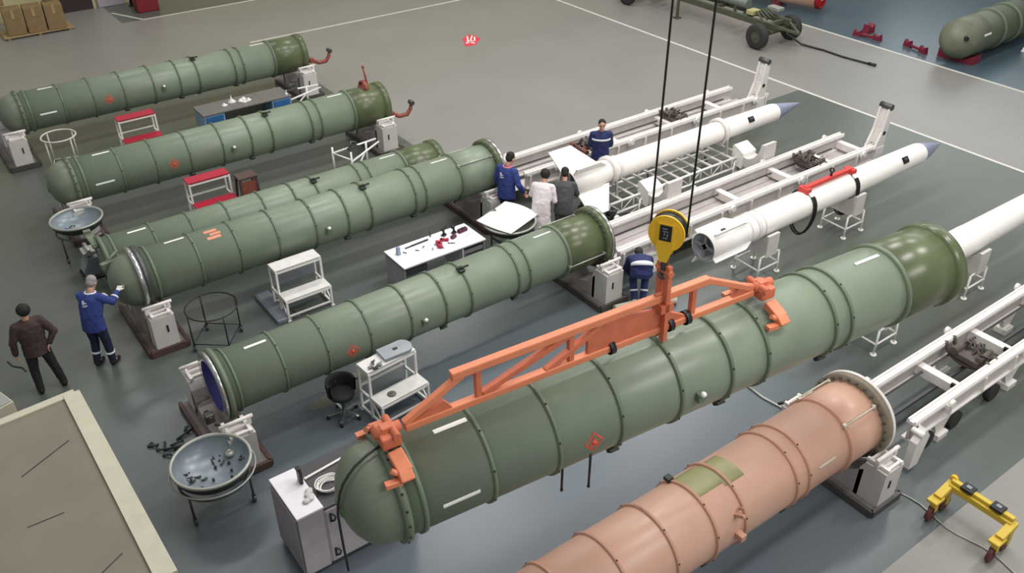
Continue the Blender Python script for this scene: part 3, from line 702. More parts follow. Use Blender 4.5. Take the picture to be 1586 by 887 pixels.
def wheeled_stand(x,y,label,R0,z,m=DSTEEL,nl=3,group='wheeled ring stands',rot=.4,low=False,tr=.02):
    r=thing('ring_stand',(x,y,0),label,'stand',group); ringstand(r,R0,z,m,nl,low,rot,tr=tr); return r
wheeled_stand(2.0,10.02,'three-legged wheeled ring stand under the nearest dish',.50,.55,rot=-.6)
d1=dish(2.0,10.0,.86,.545,.34,'large blue-grey dish with scattered fittings, nearest to the camera on a wheeled stand')
b=MB(); b.tube([(.60*math.cos(a),.60*math.sin(a),-.16) for a in[2*PI*k/32 for k in range(32)]],.014,8,True); b.build('outer_hoop',DISHR,d1)
random.seed(11)
for k in range(20):
    a=random.uniform(0,2*PI);q=random.uniform(.12,.42); zz=.86-.34*math.sqrt(max(0,1-(q/.56)**2))+.02
    b=MB(); t=k%3
    if t==0: b.tube([(0,0,0),(.08,.03,.02),(.15,-.03,.02),(.10,-.10,0),(.03,-.08,.02)],.015,6)
    elif t==1: b.cyl((0,0,0),(.0,.0,.035),.022,n=10); b.cyl((0,0,.035),(0,0,.05),.013,n=8)
    else: b.box((0,0,.01),(.07,.03,.025),bev=.004); b.cyl((.03,0,.0),(.06,0,.03),.01,n=8)
    o=b.build('fitting',DSTEEL if k%2 else DARKG,loc=(2.0+q*math.cos(a),10.04+q*math.sin(a),zz)); o.rotation_euler=(0,0,a)
    tag(o,'small grey metal fitting lying in the nearest blue-grey dish','fitting','fittings in the nearest dish')
o=MB(); o.lathe([(0,.001),(0,.07),(.02,.08),(.05,.05),(.06,.001)],20,axis='Z'); o.cyl((0,0,.05),(0,0,.08),.02)
tag(o.build('round_cap',DISHR,loc=(2.33,10.22,.62)),'pale round cap lying in the nearest dish','cap')
wheeled_stand(2.32,18.55,'wheeled ring stand under the far dish left of the second canister',.46,.58,rot=3.6)
d2=dish(2.32,18.55,.86,.50,.28,'far blue-grey dish beside the dome of the second canister')
random.seed(12)
for k in range(6):
    b=MB(); b.tube([(0,0,0),(.05,.03,.02),(.1,0,.01)],.013,6); b.sph((.1,0,.01),.02,n=6)
    a=random.uniform(2.5,5);q=random.uniform(.1,.36)
    tag(b.build('fitting',BLUEI if k%2 else DSTEEL,loc=(2.32+q*math.cos(a),18.55+q*math.sin(a),.86-.28*math.sqrt(1-(q/.5)**2)+.02)),'small dark fitting lying in the far dish','fitting','fittings in the far dish')
wheeled_stand(9.62,13.08,'ring stand under the paper-covered lid by the white-coated worker',.46,.55,rot=.1)
d3=dish(9.58,13.12,.84,.54,.26,'dish cover under a white sheet between bench and white-coated worker',inner=DISHR)
# white sheet draped over it
b=MB(); n=24; g=[]
for i in range(n+1):
    row=[]
    for j in range(n+1):
        u=(i/n-.5)*1.14;v=(j/n-.5)*1.0
        if v>.2: v-= .14*math.exp(-((u-.05)/.06)**2)*(v-.2)/.3
        z=.03+.05*math.sin(3*u+1)*math.cos(4*v)+.06*max(0,abs(u)-.35)+.04*(v)-(.10*max(0,(u*u+v*v)**.5-.5))
        row.append(b.bm.verts.new((u,v,z)))
    g.append(row)
for i in range(n):
    for j in range(n):
        f=b.bm.faces.new([g[i][j],g[i+1][j],g[i+1][j+1],g[i][j+1]]);f.smooth=True
o=b.build('white_sheet',STRIPE,loc=(9.58,13.18,.87)); o.rotation_euler=(0,0,.35); o.scale=(.93,.86,1); sm=o.modifiers.new('s','SOLIDIFY'); sm.thickness=.006
tag(o,'crumpled white paper sheet draped over the dish cover near the bench','sheet')
wheeled_stand(3.44,13.85,'empty black wheeled ring stand between the steel-ringed and open canisters',.46,.78,m=BLACKP,nl=4,low=True,rot=.1,tr=.014)
wheeled_stand(3.05,23.1,'empty white ring stand beside the farthest cradle',.40,.88,m=GREYW,nl=4,low=True,rot=.5)
for (x,y,rz,l) in((8.75,18.5,.3,'white tubular bracket frame beside the second-row right cradle'),(9.2,22.95,.1,'white tubular bracket frame beside the grey desk and farthest cradle')):
    r=thing('tubular_frame',(x,y,0),l,'frame','white tubular bracket frames',rz)
    for p,q in(((-.35,-.3,0),(-.35,-.3,.8)),((-.35,.35,0),(-.35,.35,.75)),((.45,0,0),(.45,0,.7))):
        b=MB(); b.cyl(p,q,.025,n=10); b.cyl(p,(p[0],p[1],.02),.05,n=12); b.build('post',WHITE,r)
    b=MB(); b.cyl((-.35,-.3,.55),(.9,.0,.55),.025); b.cyl((-.35,.35,.6),(.9,.1,.6),.025); b.cyl((-.35,-.3,.6),(-.35,.35,.6),.02); b.cyl((-.35,-.3,.15),(.45,0,.5),.02); b.build('cross_tube',WHITE,r)
    b=MB(); b.box((.0,.0,.72),(.3,.1,.06),bev=.01); b.tube([(-.1,0,.75),(0,.05,.85),(.15,.02,.8)],.03); b.build('head',DSTEEL,r)
# ------------------------------------------------------------------ steps
def steps(x,y,label,m,fr,group,wd=.95,rz=0.,solid=False):
    r=thing('step_stool',(x,y,0),label,'step stool',group,rz); h=wd/2
    b=MB(); b.box((0,.16,.95),(wd,.33,.035),bev=.006); b.build('tread',m,r)
    b=MB(); b.box((0,-.16,.45),(wd,.33,.035),bev=.006); b.build('tread',m,r)
    for sx in(-1,1):
        x_=sx*(h-.02)
        b=MB()
        b.bar((x_,.32,0),(x_,.32,.93),.04); b.bar((x_,0,0.02),(x_,0,.93),.04); b.bar((x_,-.32,0),(x_,-.32,.44),.04)
        b.bar((x_,-.32,.06),(x_,.32,.06),.035); b.bar((x_,-.32,.42),(x_,.32,.42),.035); b.bar((x_,0,.91),(x_,.32,.91),.035); b.bar((x_,-.30,.08),(x_,.0,.4),.025)
        for yy in(-.32,.32): b.box((x_,yy,.01),(.07,.07,.02))
        b.build('side_frame',fr,r)
    for yy,zz in((-.32,.1),(.32,.1),(.32,.5),(-.32,.41),(0,.90),(.32,.90)):
        b=MB(); b.bar((-h,yy,zz),(h,yy,zz),.03); b.build('cross_rail',fr,r)
    if solid:
        b=MB(); b.box((0,.30,.68),(wd-.06,.01,.42)); b.build('back_panel',GREYP,r)
    return r
steps(5.22,13.98,'white two-tread step on grey mat, in front of the steel-ringed canister',mat('tread_white',(224,222,218),.5),WHITE,'white steps',solid=True)
steps(5.17,10.33,'white two-tread step holding a grey case, beside the black chair',mat('tread_white',(224,222,218),.5),WHITE,'white steps',rz=.09)
steps(4.93,22.95,'crimson-topped step farther back, below the farthest canister',CRIM,WHITE,'crimson steps')
steps(5.16,18.47,'crimson-topped step nearer the camera, beside brown trestle',CRIM,WHITE,'crimson steps')
b=MB(); b.box((0,0,.05),(.30,1.15,.10),bev=.02); b.mi=1; b.box((0,0,.105),(.24,1.05,.012)); b.mi=0; b.tube([(.1,-.5,.03),(.3,-.56,.03),(.3,-.3,.03)],.015)
tag(b.build('floor_mat',[GREYP,mat('mat_top',(120,126,136),.6)],loc=(4.68,14.22,0)),'low grey padded mat lying left of the white step','mat')
r=thing('tool_case',(5.34,10.51,.97),'grey rounded case lying on top of the nearer white step','case')
b=MB(); pts=[(-.27,-.16)]+[( .15+.14*math.cos(a),-.0+.17*math.sin(a)) for a in[-PI/2+PI*k/12 for k in range(13)]]+[(-.27,.16)]
b.prism(pts,.06,'XY',(0,0,.03)); b.build('shell',mat('case_grey',(150,156,164),.4),r)
b=MB(); b.box((-.0,.0,.065),(.08,.05,.015),bev=.004); b.build('latch',BLACKP,r)
for k,(x,y) in enumerate(((4.80,10.36),(4.88,10.44),(4.95,10.34),(4.86,10.30))):
    b=MB(); b.box((0,0,.02),(.08,.05,.04),Rz(k),.006); b.cyl((0,0,.03),(.05,.02,.05),.014,n=8); tag(b.build('small_tool',DARKG if k%2 else GREYP,loc=(x,y,.97)),'small dark tool beside the grey case on the step','tool','tools on the nearer white step')
b=MB(); b.lathe([(0,.001),(0,.07),(.015,.075),(.03,.05),(.03,.001)],20,axis='Z'); b.cyl((0,0,.03),(0,0,.045),.02)
tag(b.build('grey_disc',mat('disc_brown',(110,106,98),.6),loc=(5.02,10.14,.467)),'small round grey disc on the lower tread of the nearer step','disc')
# ------------------------------------------------------------------ workbench
r=thing('workbench',(7.88,13.32,0),'long white workbench with dark edging, scattered with tools','workbench')
b=MB(); b.box((0,0,.735),(1.92,.80,.03),bev=.003); b.mi=1; b.box((0,0,.713),(1.93,.81,.014)); b.build('top',[BENCH,DARKG],r)
for sx in(-1,1):
    b=MB(); b.box((sx*.93,0,.353),(.03,.74,.706)); b.build('end_panel',BENCHG,r)
b=MB(); b.box((0,.34,.45),(1.83,.02,.5)); b.build('back_panel',BENCHG,r)
b=MB(); b.box((.42,-.02,.36),(.03,.70,.69)); b.box((.67,.0,.03),(.5,.7,.03)); b.build('divider',BENCH,r)
for z in(.60,.40,.2):
    b=MB(); b.box((.675,-.345,z),(.46,.03,.15),bev=.004); b.mi=1; b.box((.675,-.365,z+.055),(.44,.02,.03)); b.build('drawer',[BENCHG,BLACKP],r)
b=MB(); b.box((-.66,-.32,.6),(.5,.03,.2)); b.build('apron_panel',DARKG,r)
def put(b,name,m,x,y,z,rz,label,cat,group=None):
    o=b.build(name,m,loc=(x,y,z)); o.rotation_euler=(0,0,rz); return tag(o,label,cat,group)
TZ=.752
b=MB(); b.lathe([(0,.001),(0,.05),(.02,.055),(.03,.045),(.14,.045),(.15,.03),(.17,.03),(.17,.001)],20,axis='Z'); put(b,'glass_jar',mat('jar_blue',(150,160,186),.2),7.10,13.45,TZ,0,'small bluish jar at the left end of the white bench','jar')
b=MB(); b.box((0,0,.015),(.32,.03,.03),bev=.005); b.box((-.22,0,.012),(.18,.022,.022)); b.cyl((.16,0,.015),(.24,0,.015),.02,n=10); put(b,'torque_wrench',DARKG,7.62,13.56,TZ,.05,'long dark wrench lying along the back of the bench','wrench')
random.seed(4)
for k in range(6):
    b=MB(); b.cyl((-.07,0,.026),(.07,0,.026),.026,n=8); b.box((.04,.03,.03),(.07,.06,.045),Rz(.5),.005); b.sph((-.07,0,.03),.034,n=8)
    put(b,'red_fitting',mat('crimson_fitting',(170,28,62),.45),8.0+random.uniform(-.11,.13),13.30+random.uniform(-.1,.1),TZ,random.uniform(0,3),'crimson fitting in the small heap on the white bench','fitting','crimson fittings heaped on the bench')
b=MB(); b.box((0,0,.035),(.22,.09,.07),bev=.012); b.mi=1; b.box((0,0,.074),(.16,.02,.012)); b.box((.0,0,.08),(.05,.05,.012)); put(b,'maroon_box',[mat('maroon_plastic',(82,22,40),.5),BLACKP],8.62,13.45,TZ,.1,'long maroon tool box at the right of the white bench','box')
for (x,y,l) in((8.22,13.53,'tall black power tool standing at the back of the bench'),(8.44,13.49,'short black power tool between tall one and maroon box')):
    b=MB(); b.box((0,0,.02),(.10,.08,.04),bev=.01); b.cyl((0,0,.03),(.01,.02,.15),.024,n=10); b.cyl((-.05,.02,.15),(.09,.02,.155),.03,n=12); b.cyl((.09,.02,.155),(.13,.02,.155),.012,n=8); put(b,'power_tool',BLACKP,x,y,TZ,.4,l,'power tool')
b=MB(); b.box((0,0,.03),(.13,.08,.06),bev=.015); b.cyl((0,0,.06),(.0,0,.08),.02); put(b,'plum_case',mat('plum_plastic',(96,40,60),.5),8.33,13.34,TZ,.3,'small plum-coloured case in the middle of the bench','case')
b=MB(); b.box((0,0,.02),(.025,.02,.04)); b.cyl((0,0,.03),(0,0,.11),.02,n=10); b.sph((0,0,.12),.025,n=8); put(b,'dark_bottle',DARKG,7.97,13.66,TZ,0,'little dark bottle on the rear edge of the bench','bottle')
for (x,y) in((7.5,13.32),(7.6,13.36),(7.72,13.17),(7.95,13.10),(7.25,13.38),(8.18,13.18),(8.24,13.14),(7.85,13.32)):
    b=MB(); b.cyl((0,0,.008),(.06,0,.008),.008,n=8); b.box((.065,0,.01),(.03,.02,.018),bev=.003); put(b,'screw_bit',DARKG,x,y,TZ,random.uniform(0,3),'tiny loose screw or bit scattered on the white bench','bit','loose bits on the bench')
b=MB(); b.box((0,0,.002),(.16,.04,.003),Rz(.2)); b.box((0,.01,.004),(.1,.01,.002)); put(b,'paper_slip',mat('paper_slip',(222,206,214),.6),8.63,13.28,TZ,.1,'small pinkish paper slip in front of the maroon box','paper')
# ------------------------------------------------------------------ far grey desk
r=thing('grey_desk',(7.72,22.87,0),'long grey desk with blue drawer fronts between the two farthest canisters','desk')
b=MB(); b.box((0,0,.735),(2.5,.80,.035),bev=.004); b.build('top',DESKG,r)
for sx in(-1,1):
    p=MB(); p.box((sx*.95,0,.38),(.56,.74,.68),bev=.004); pd=p.build('pedestal',DESKL,r)
    q=MB(); q.box((sx*.95,-.38,.50),(.46,.025,.34),bev=.004); q.build('drawer',DESKB,pd)
    q=MB(); q.box((sx*.95,-.38,.17),(.46,.025,.22),bev=.004); q.build('drawer',DESKB,pd)
b=MB(); b.box((0,.3,.42),(1.36,.02,.5)); b.build('modesty_panel',DESKG,r)
b=MB(); b.lathe([(0,.001),(0,.09),(.04,.08),(.10,.02),(.2,.004)],18,axis='Z'); b.lathe([(-.0,.09),(.01,.12),(.015,.09)],18,axis='Z'); put(b,'white_cone',WHITE,7.45,22.98,TZ,0,'pointed white cone on the grey desk','cone')
for k,(x,y) in enumerate(((7.18,22.82),(7.65,22.86),(7.78,22.95),(7.72,22.75),(7.86,22.8))):
    b=MB(); b.lathe([(0,.001),(0,.07),(.03,.075),(.05,.03),(.08,.025),(.08,.001)],14,axis='Z'); b.box((.05,0,.02),(.08,.05,.04),bev=.01); put(b,'white_part',WHITE,x,y,TZ,k,'small white plastic part beside the cone on the grey desk','plastic part','white parts on the grey desk')
# ------------------------------------------------------------------ cabinet
r=thing('rolling_cabinet',(3.3,8.38,0),'pale grey cabinet with black D handles beneath the dome of the lifted canister','cabinet')
b=MB(); b.box((.17,0,.60),(1.35,.84,1.0),bev=.008); b.box((-.69,0,.62),(.36,.86,1.08),bev=.008); b.build('body',mat('cabinet_grey',(184,178,180),.45),r)
b=MB(); b.box((-.69,0,1.18),(.38,.88,.04),bev=.008); b.build('white_top',BENCH,r)
b=MB(); b.box((.20,.03,1.12),(1.4,.9,.035),bev=.006); b.build('dark_top',mat('dark_top',(66,64,66),.5),r)
b=MB(); b.box((-.885,0,.62),(.012,.8,1.02)); b.build('side_door',mat('cabinet_side',(156,150,154),.45),r)
for x0,x1 in((-.48,.17),(.19,.84)):
    b=MB(); b.box(((x0+x1)/2,-.426,.60),(x1-x0,.016,.97),bev=.003); dd=b.build('door',mat('cabinet_grey',(184,178,180),.45),r)
    if x0<0:
        for z in(.95,.28):
            q=MB(); q.tube([(x0+.05,-.44,z-.07),(x0+.09,-.47,z-.05),(x0+.11,-.475,z),(x0+.09,-.47,z+.05),(x0+.05,-.44,z+.07)],.012,6); q.bar((x0+.05,-.44,z-.08),(x0+.05,-.44,z+.08),.02); q.build('handle',BLACKP,dd)
b=MB(); b.box((0,0,.08),(1.7,.82,.04)); b.build('plinth',DARKG,r)
for sx in(-.78,.78):
    for sy in(-.36,.36):
        b=MB(); b.cyl((sx-.02,sy,.045),(sx+.02,sy,.045),.045,n=14); b.build('caster',TYRE,r)
for k in range(5):
    q=MB(); R0=.10+.012*k; q.tube([(R0*math.cos(2*PI*j/28)*(1.2),R0*math.sin(2*PI*j/28),.015+.012*k+.006*math.sin(j+k)) for j in range(28)],.011,6,True)
    if k==0: root=q.build('cable_coil',WHITE,loc=(3.04,8.27,1.14)); tag(root,'coiled white cable on the dark cabinet top','cable')
    else: q.build('loop',WHITE,root,loc=(.01*(k%2),.012*k-.02,0))
q=MB(); q.tube([(-.1,.1,.02),(-.18,.0,.02),(-.22,-.06,.03)],.014,6); q.box((-.24,-.08,.03),(.05,.04,.03)); q.build('plug',BLACKP,root)
b=MB(); b.box((0,0,.012),(.62,.035,.02),bev=.004); b.cyl((-.3,0,.012),(-.33,0,.012),.02); put(b,'white_rod',WHITE,3.15,8.62,1.14,.1,'slim white rod lying behind the coiled cable','rod')
b=MB(); b.box((0,0,.12),(.045,.12,.24),bev=.01); b.box((-.01,.0,.25),(.06,.09,.03),bev=.005); put(b,'black_handset',BLACKP,2.75,8.52,1.2,-.05,'black handset standing at the edge of the white cabinet top','handset')
b=MB(); random.seed(2)
for k in range(6): b.sph((random.uniform(-.06,.06),random.uniform(-.09,.09),.02),.045,(1.2,1,.5),10)
put(b,'crumpled_cloth',mat('cloth_rag',(206,202,202),.8,bump=.5),2.71,8.22,1.2,0,'crumpled pale rag on the white cabinet top','rag')
# ------------------------------------------------------------------ swivel chair
r=thing('swivel_chair',(4.36,10.62,0),'black swivel stool chair with chrome legs left of the nearer white step','chair')
b=MB(); b.lathe([(.44,.001),(.44,.17),(.46,.21),(.50,.21),(.53,.17),(.54,.001)],28,axis='Z'); b.build('seat',BLACKC,r)
b=MB(); b.lathe([(.50,.20),(.50,.235),(.66,.25),(.76,.245),(.76,.215),(.66,.22),(.50,.20)],20,axis='Z',a0=math.radians(-15),a1=math.radians(195))
b.tube([(0,.16,.47),(0,.22,.55),(0,.2,.62)],.02); b.build('backrest',BLACKC,r)
b=MB(); b.cyl((0,0,.12),(0,0,.45),.028); b.build('column',DSTEEL,r)
for k in range(5):
    a=2*PI*k/5+.3; q=MB(); q.bar((0,0,.13),(.27*math.cos(a),.27*math.sin(a),.08),.045,.03,bev=.005); l=q.build('leg',STEEL,r)
    q=MB(); q.cyl((.27*math.cos(a)-.02,.27*math.sin(a),.03),(.27*math.cos(a)+.02,.27*math.sin(a),.03),.03,n=12); q.build('caster',BLACK,l)
# ------------------------------------------------------------------ yellow tow frame
r=thing('tow_frame',(10.39,3.14,0),'yellow U-shaped wheeled dolly frame standing on the grey floor','dolly',rz=0)
b=MB(); b.bar((.12,-.46,.50),(.12,.46,.50),.16,.10,bev=.01); b.bar((.12,-.46,.58),(.12,.46,.58),.08,.06,bev=.01); b.build('cross_beam',YELLOWD,r)
for s in(-1,1):
    b=MB(); b.bar((.16,s*.46,.50),(-.20,s*.46,.42),.12,.10,bev=.01); b.box((-.20,s*.46,.30),(.08,.10,.26),bev=.01); b.box((-.22,s*.46,.40),(.22,.16,.05),bev=.01); b.box((.12,s*.46,.3),(.08,.1,.35),bev=.01); b.build('side_arm',YELLOWD,r)
    for x in(-.22,.12):
        b=MB(); b.cyl((x,s*.46-.03,.12),(x,s*.46+.03,.12),.12,n=20); b.box((x,s*.46,.2),(.06,.09,.1)); b.build('caster',mat('caster_red_brown',(92,48,44),.6),r)
    b=MB(); b.box((.12,s*.22,.61),(.16,.18,.05),bev=.01); b.mi=1; b.box((.12,s*.22,.64),(.06,.07,.012)); b.build('clamp_pad',[BLACKP,GREYP],r)
b=MB(); b.lathe([(-.02,.03),(.02,.03),(.02,.055),(-.02,.055),(-.02,.03)],16,c=(.16,.46,.59)); b.build('tow_eye',YELLOW,r)
# ------------------------------------------------------------------ cable across the floor, debris
b=MB(); b.tube([(10.33,7.2,.02),(10.3,6.8,.02),(10.36,6.4,.02),(10.45,6.0,.015)],.022,8); b.mi=1; b.box((10.36,6.38,.10),(.05,.05,.2)); b.cyl((10.2,6.42,.2),(10.42,6.36,.2),.025); 
tag(b.build('floor_cable',[DISHR,BLACKP]),'pale cable with black fitting on the floor left of the pink canister rim','cable')
b=MB(); pts=[(10.26+.05*math.sin(k*.9),4.15-k*.16,.015) for k in range(15)]; b.tube(pts,.013,8)
tag(b.build('floor_cable',[DISHR]),'pale cable running along the floor from the near cradle past the yellow dolly','cable')
b=MB(); random.seed(21)
for k in range(9):
    x=random.uniform(1.5,2.1);y=random.uniform(11.45,11.85); b.tube([(x,y,.02),(x+random.uniform(-.15,.15),y+random.uniform(-.12,.12),.05),(x+random.uniform(-.2,.2),y+random.uniform(-.15,.15),.02)],.02,6)
tag(b.build('hose_heap',[mat('hose_dark_blue',(62,72,74),.6)]),'tangled heap of dark hoses on the floor behind the nearest dish','hose heap')
b=MB(); b.tube([(.15,15.5,.012),(.2,15.3,.012),(.33,15.15,.012),(.36,15.0,.012)],.01,6)
tag(b.build('loose_wire',BLACKP),'thin loose wire on the floor left of the brown-jacketed man','wire')
b=MB(); random.seed(31)
for (cx,cy,rx,ry) in((4.7,11.3,.42,.22),(4.2,11.15,.25,.14),(5.1,11.45,.3,.12)):
    n=22; b.prism([(cx+rx*math.cos(2*PI*k/n)*random.uniform(.7,1.15),cy+ry*math.sin(2*PI*k/n)*random.uniform(.7,1.15)) for k in range(n)],.003,'XY',(0,0,.0015))
tag(b.build('floor_stain',[mat('stain_buff',(128,128,112),.5,0,.15,9)]),'dried buff stain on the floor behind the black chair','stain')
b=MB(); b.tube([(9.98,10.22,.07),(10.25,10.15,.07),(10.6,10.05,.07),(10.95,9.9,.07),(11.15,9.7,.07)],.07,12)
tag(b.build('pale_tube',CRATER),'pale cream tube lying on the floor by the stooping worker, behind the sling beam','tube')
# floor emblem: irregular red and white mark
q=MB(); random.seed(8)
pts=[(.28*math.cos(a)*(1+.18*math.sin(5*a)),.34*math.sin(a)*(1+.12*math.cos(3*a))) for a in[2*PI*k/30 for k in range(30)]]
q.prism(pts,.004,'XY',(0,0,.002)); q.mi=1
for (x,y,w_,h_,a) in((-.12,.1,.05,.28,.2),(.0,.12,.05,.34,-.1),(.12,.08,.05,.26,.1),(-.1,-.16,.12,.05,.3),(.08,-.15,.14,.05,-.2),(0,-.05,.3,.04,.1)): q.box((x,y,.006),(w_,h_,.003),Rz(a))
o=q.build('floor_emblem',[mat('emblem_red',(222,62,80),.5),STRIPE],loc=(16.84,25.3,0)); o.rotation_euler=(0,0,-.64); o.scale=(1.0,1.75,1); tag(o,'small red and white emblem painted on the bare grey floor','floor marking')
# ------------------------------------------------------------------ crate bottom-left
r=thing('site_box',(.72,11.12,0),'big flat-topped box with pale rim filling the lower left corner','box',rz=-.03)
ang=math.atan2(-3.75,.17)
b=MB(); b.prism([(0,0),(-3.2,-.32),(-3.2,-3.5),(.17,-3.8)],.06,'XY',(0,0,1.97)); b.build('top_board',CRATE,r)
b=MB(); P=[(0,0),(-3.2,-.32),(-3.2,-3.5),(.17,-3.8)]
for i in range(4): b.bar((*P[i],2.0),(*P[(i+1)%4],2.0),.13,.05,bev=.006)
b.prism([(0,0),(.17,-3.8),(.0,-3.8),(-.15,-.02)],.064,'XY',(0,0,2.0))
b.build('rim',CRATER,r)
b=MB(); 
for i in range(4): b.bar((*P[i],.98),(*P[(i+1)%4],.98),.05,1.94,up=(0,0,1))
b.build('side_wall',CRATE,r)
for p_,q_,w_ in(((-.9,-1.3),(-.28,-.95),.015),((-.7,-3.5),(-.2,-3.2),.012),((-1.0,-2.2),(-.6,-2.2),.01)):
    b=MB(); b.bar((*p_,2.004),(*q_,2.004),w_,.006); b.build('scratch',DARKG,r)
r=thing('supply_box',(-.12,13.55,0),'pale box with crimson item at the left frame edge behind the big box','box')
b=MB(); b.box((-.15,0,.3),(.45,.4,.6),Rz(.3),.01); b.build('carton',CRATER,r)
b=MB(); b.box((-.15,0,.61),(.40,.35,.03),Rz(.3),.01); b.build('lid',DISHR,r)
r=thing('red_tool',(-.02,13.2,0),'small crimson tool with black base beside the pale box','tool')
b=MB(); b.box((0,0,.15),(.16,.2,.3),bev=.03); b.cyl((0,-.02,.3),(.02,0,.42),.05); b.build('body',CRIM,r)
b=MB(); b.box((-.06,-.02,.02),(.4,.3,.04),bev=.01); b.build('base',BLACKP,r)
# ------------------------------------------------------------------ boxes and bin by the back wall
bx=[(4.35,35.15,0,1,'leftmost'),(5.0,35.1,0,1,'middle'),(5.65,35.05,0,1,'rightmost')]
for k,(x,y,z,sc,nm) in enumerate(bx):
    r=thing('cardboard_box',(x,y,z),'%s of the three brown cardboard boxes on the pallet by the cream wall'%nm,'box','cardboard boxes',rz=-.08)
    b=MB(); b.box((0,0,.52),(.60,.6,.86),bev=.02); b.build('carton',CARD,r)
    b=MB(); b.box((0,0,.956),(.56,.08,.006)); b.box((0,-.302,.80),(.08,.006,.3)); b.build('tape',CARDD,r)
    b=MB(); b.box((0,-.15,.96),(.58,.28,.012),Rx(.06)); b.box((0,.15,.96),(.58,.28,.012),Rx(-.06)); b.build('flap',CARD,r)
for (x,y,z,l) in((5.7,35.5,.97,'cardboard carton stacked tilted on the rightmost brown box'),(3.9,35.6,.97,'cardboard carton stacked at the far left on the brown boxes')):
    r=thing('cardboard_box',(x,y,z),l,'box','cardboard boxes',rz=.15)
    b=MB(); b.box((0,0,.22),(.62,.5,.40),bev=.03); b.build('carton',CARD,r)
    b=MB(); b.box((0,0,.425),(.58,.07,.006)); b.box((0,-.252,.3),(.07,.006,.2)); b.build('tape',CARDD,r)
r=thing('pallet',(5.0,35.15,0),'low wooden pallet under the brown cardboard boxes','pallet')
for k in range(6):
    b=MB(); b.box((0,-.4+.16*k,.075),(2.3,.12,.02)); b.build('board',CARDD,r)
for x in(-1,0,1):
    b=MB(); b.box((x,0,.033),(.1,.9,.066)); b.build('runner',CARD,r)
r=thing('red_bin',(8.95,35.5,0),'dark red box with white lettering strip near the back wall','bin')
b=MB(); b.box((0,0,.5),(.8,.55,1.0),bev=.03); b.build('body',mat('bin_red',(122,26,38),.5),r)
b=MB(); b.box((0,0,1.01),(.84,.6,.04),bev=.01); b.build('lid',mat('bin_red',(122,26,38),.5),r)
b=MB()
for k in range(7): b.box((-.21+.07*k,-.281,.68),(.045,.01,.10 if k%3 else .08)); 
b.build('lettering',STRIPE,r)
# ------------------------------------------------------------------ trailer, far things
r=thing('wheeled_trailer',(24.95,22,0),'dark olive wheeled transport trailer near the top right edge','trailer')
for s in(-1,1):
    b=MB(); b.bar((s*.42,-3.4,.72),(s*.42,4.5,.72),.12,.2,bev=.01); b.build('frame_rail',TRAIL,r)
for k,y in enumerate((-3.1,-2.0,-.6,1,2.6,4)):
    b=MB(); b.bar((-.42,y,.72),(.42,y,.72),.12,.12); b.build('cross_member',TRAIL,r)
for y in(-3.1,3.3):
    b=MB(); b.cyl((-.8,y,.42),(.8,y,.42),.07); b.box((0,y,.52),(1.3,.3,.12),bev=.01); b.bar((-.6,y-.4,.6),(-.6,y+.4,.6),.08); b.bar((.6,y-.4,.6),(.6,y+.4,.6),.08); b.build('axle',TRAIL,r)
    for s in(-1,1):
        b=MB(); b.lathe([(-.12,.2),(-.12,.36),(-.08,.42),(.08,.42),(.12,.36),(.12,.2)],32,c=(s*.86,y,.42)); t=b.build('wheel',TYRE,r)
        q=MB(); q.cyl((s*.86-.09,y,.42),(s*.86+.09,y,.42),.21,n=24); q.cyl((s*.86-.12,y,.42),(s*.86+.12,y,.42),.07); q.build('hub',TRAIL,t)
b=MB(); b.cyl((.2,-1.7,.98),(.2,1.8,.98),.17,n=24); b.build('tank',mat('tank_grey_green',(112,122,112),.4),r)
for s in(-1,1):
    b=MB(); b.lathe([(-.03,.35),(.03,.35),(.03,.42),(-.03,.42),(-.03,.35)],20,a0=PI*.5,a1=PI*1.5); b.bm.transform(Matrix.Translation((0,-1.6 if s<0 else 2.2,1.0))@Rz(PI/2)); b.build('saddle_arc',TRAIL,r)
b=MB(); b.box((-.25,-2.3,.95),(.4,.3,.15),bev=.02); b.build('tool_chest',mat('chest_yellowish',(176,172,120),.5),r)
b=MB(); b.box((.55,-2.6,1.0),(.3,.5,.12),bev=.02); b.build('light_box',DISHR,r)
b=MB()
for k in range(5): b.tube([(-.4+.2*k,-2.9,.8),(-.3+.15*k,-2.5,1.0),(.0+.1*k,-2.0,.85)],.03,6)
b.bar((-.42,-3.3,.75),(0,-4.1,.6),.08); b.bar((.42,-3.3,.75),(0,-4.1,.6),.08); b.build('drawbar',TRAIL,r)
b=MB(); b.bar((-.55,.9,0.05),(-.55,.9,.7),.08); b.box((-.55,.9,.02),(.25,.25,.04)); b.build('landing_leg',TRAIL,r)
b=MB(); b.tube([(25.2,18.6,.4),(25.6,18.2,.05),(25.75,17.4,.03),(25.72,16.6,.03),(25.85,15.6,.03)],[.035]*5,8); b.cyl((25.83,15.7,.04),(25.87,15.45,.04),.05)
tag(b.build('drag_hose',BLACKP),'black hose trailing on the grey floor from the olive trailer','hose')
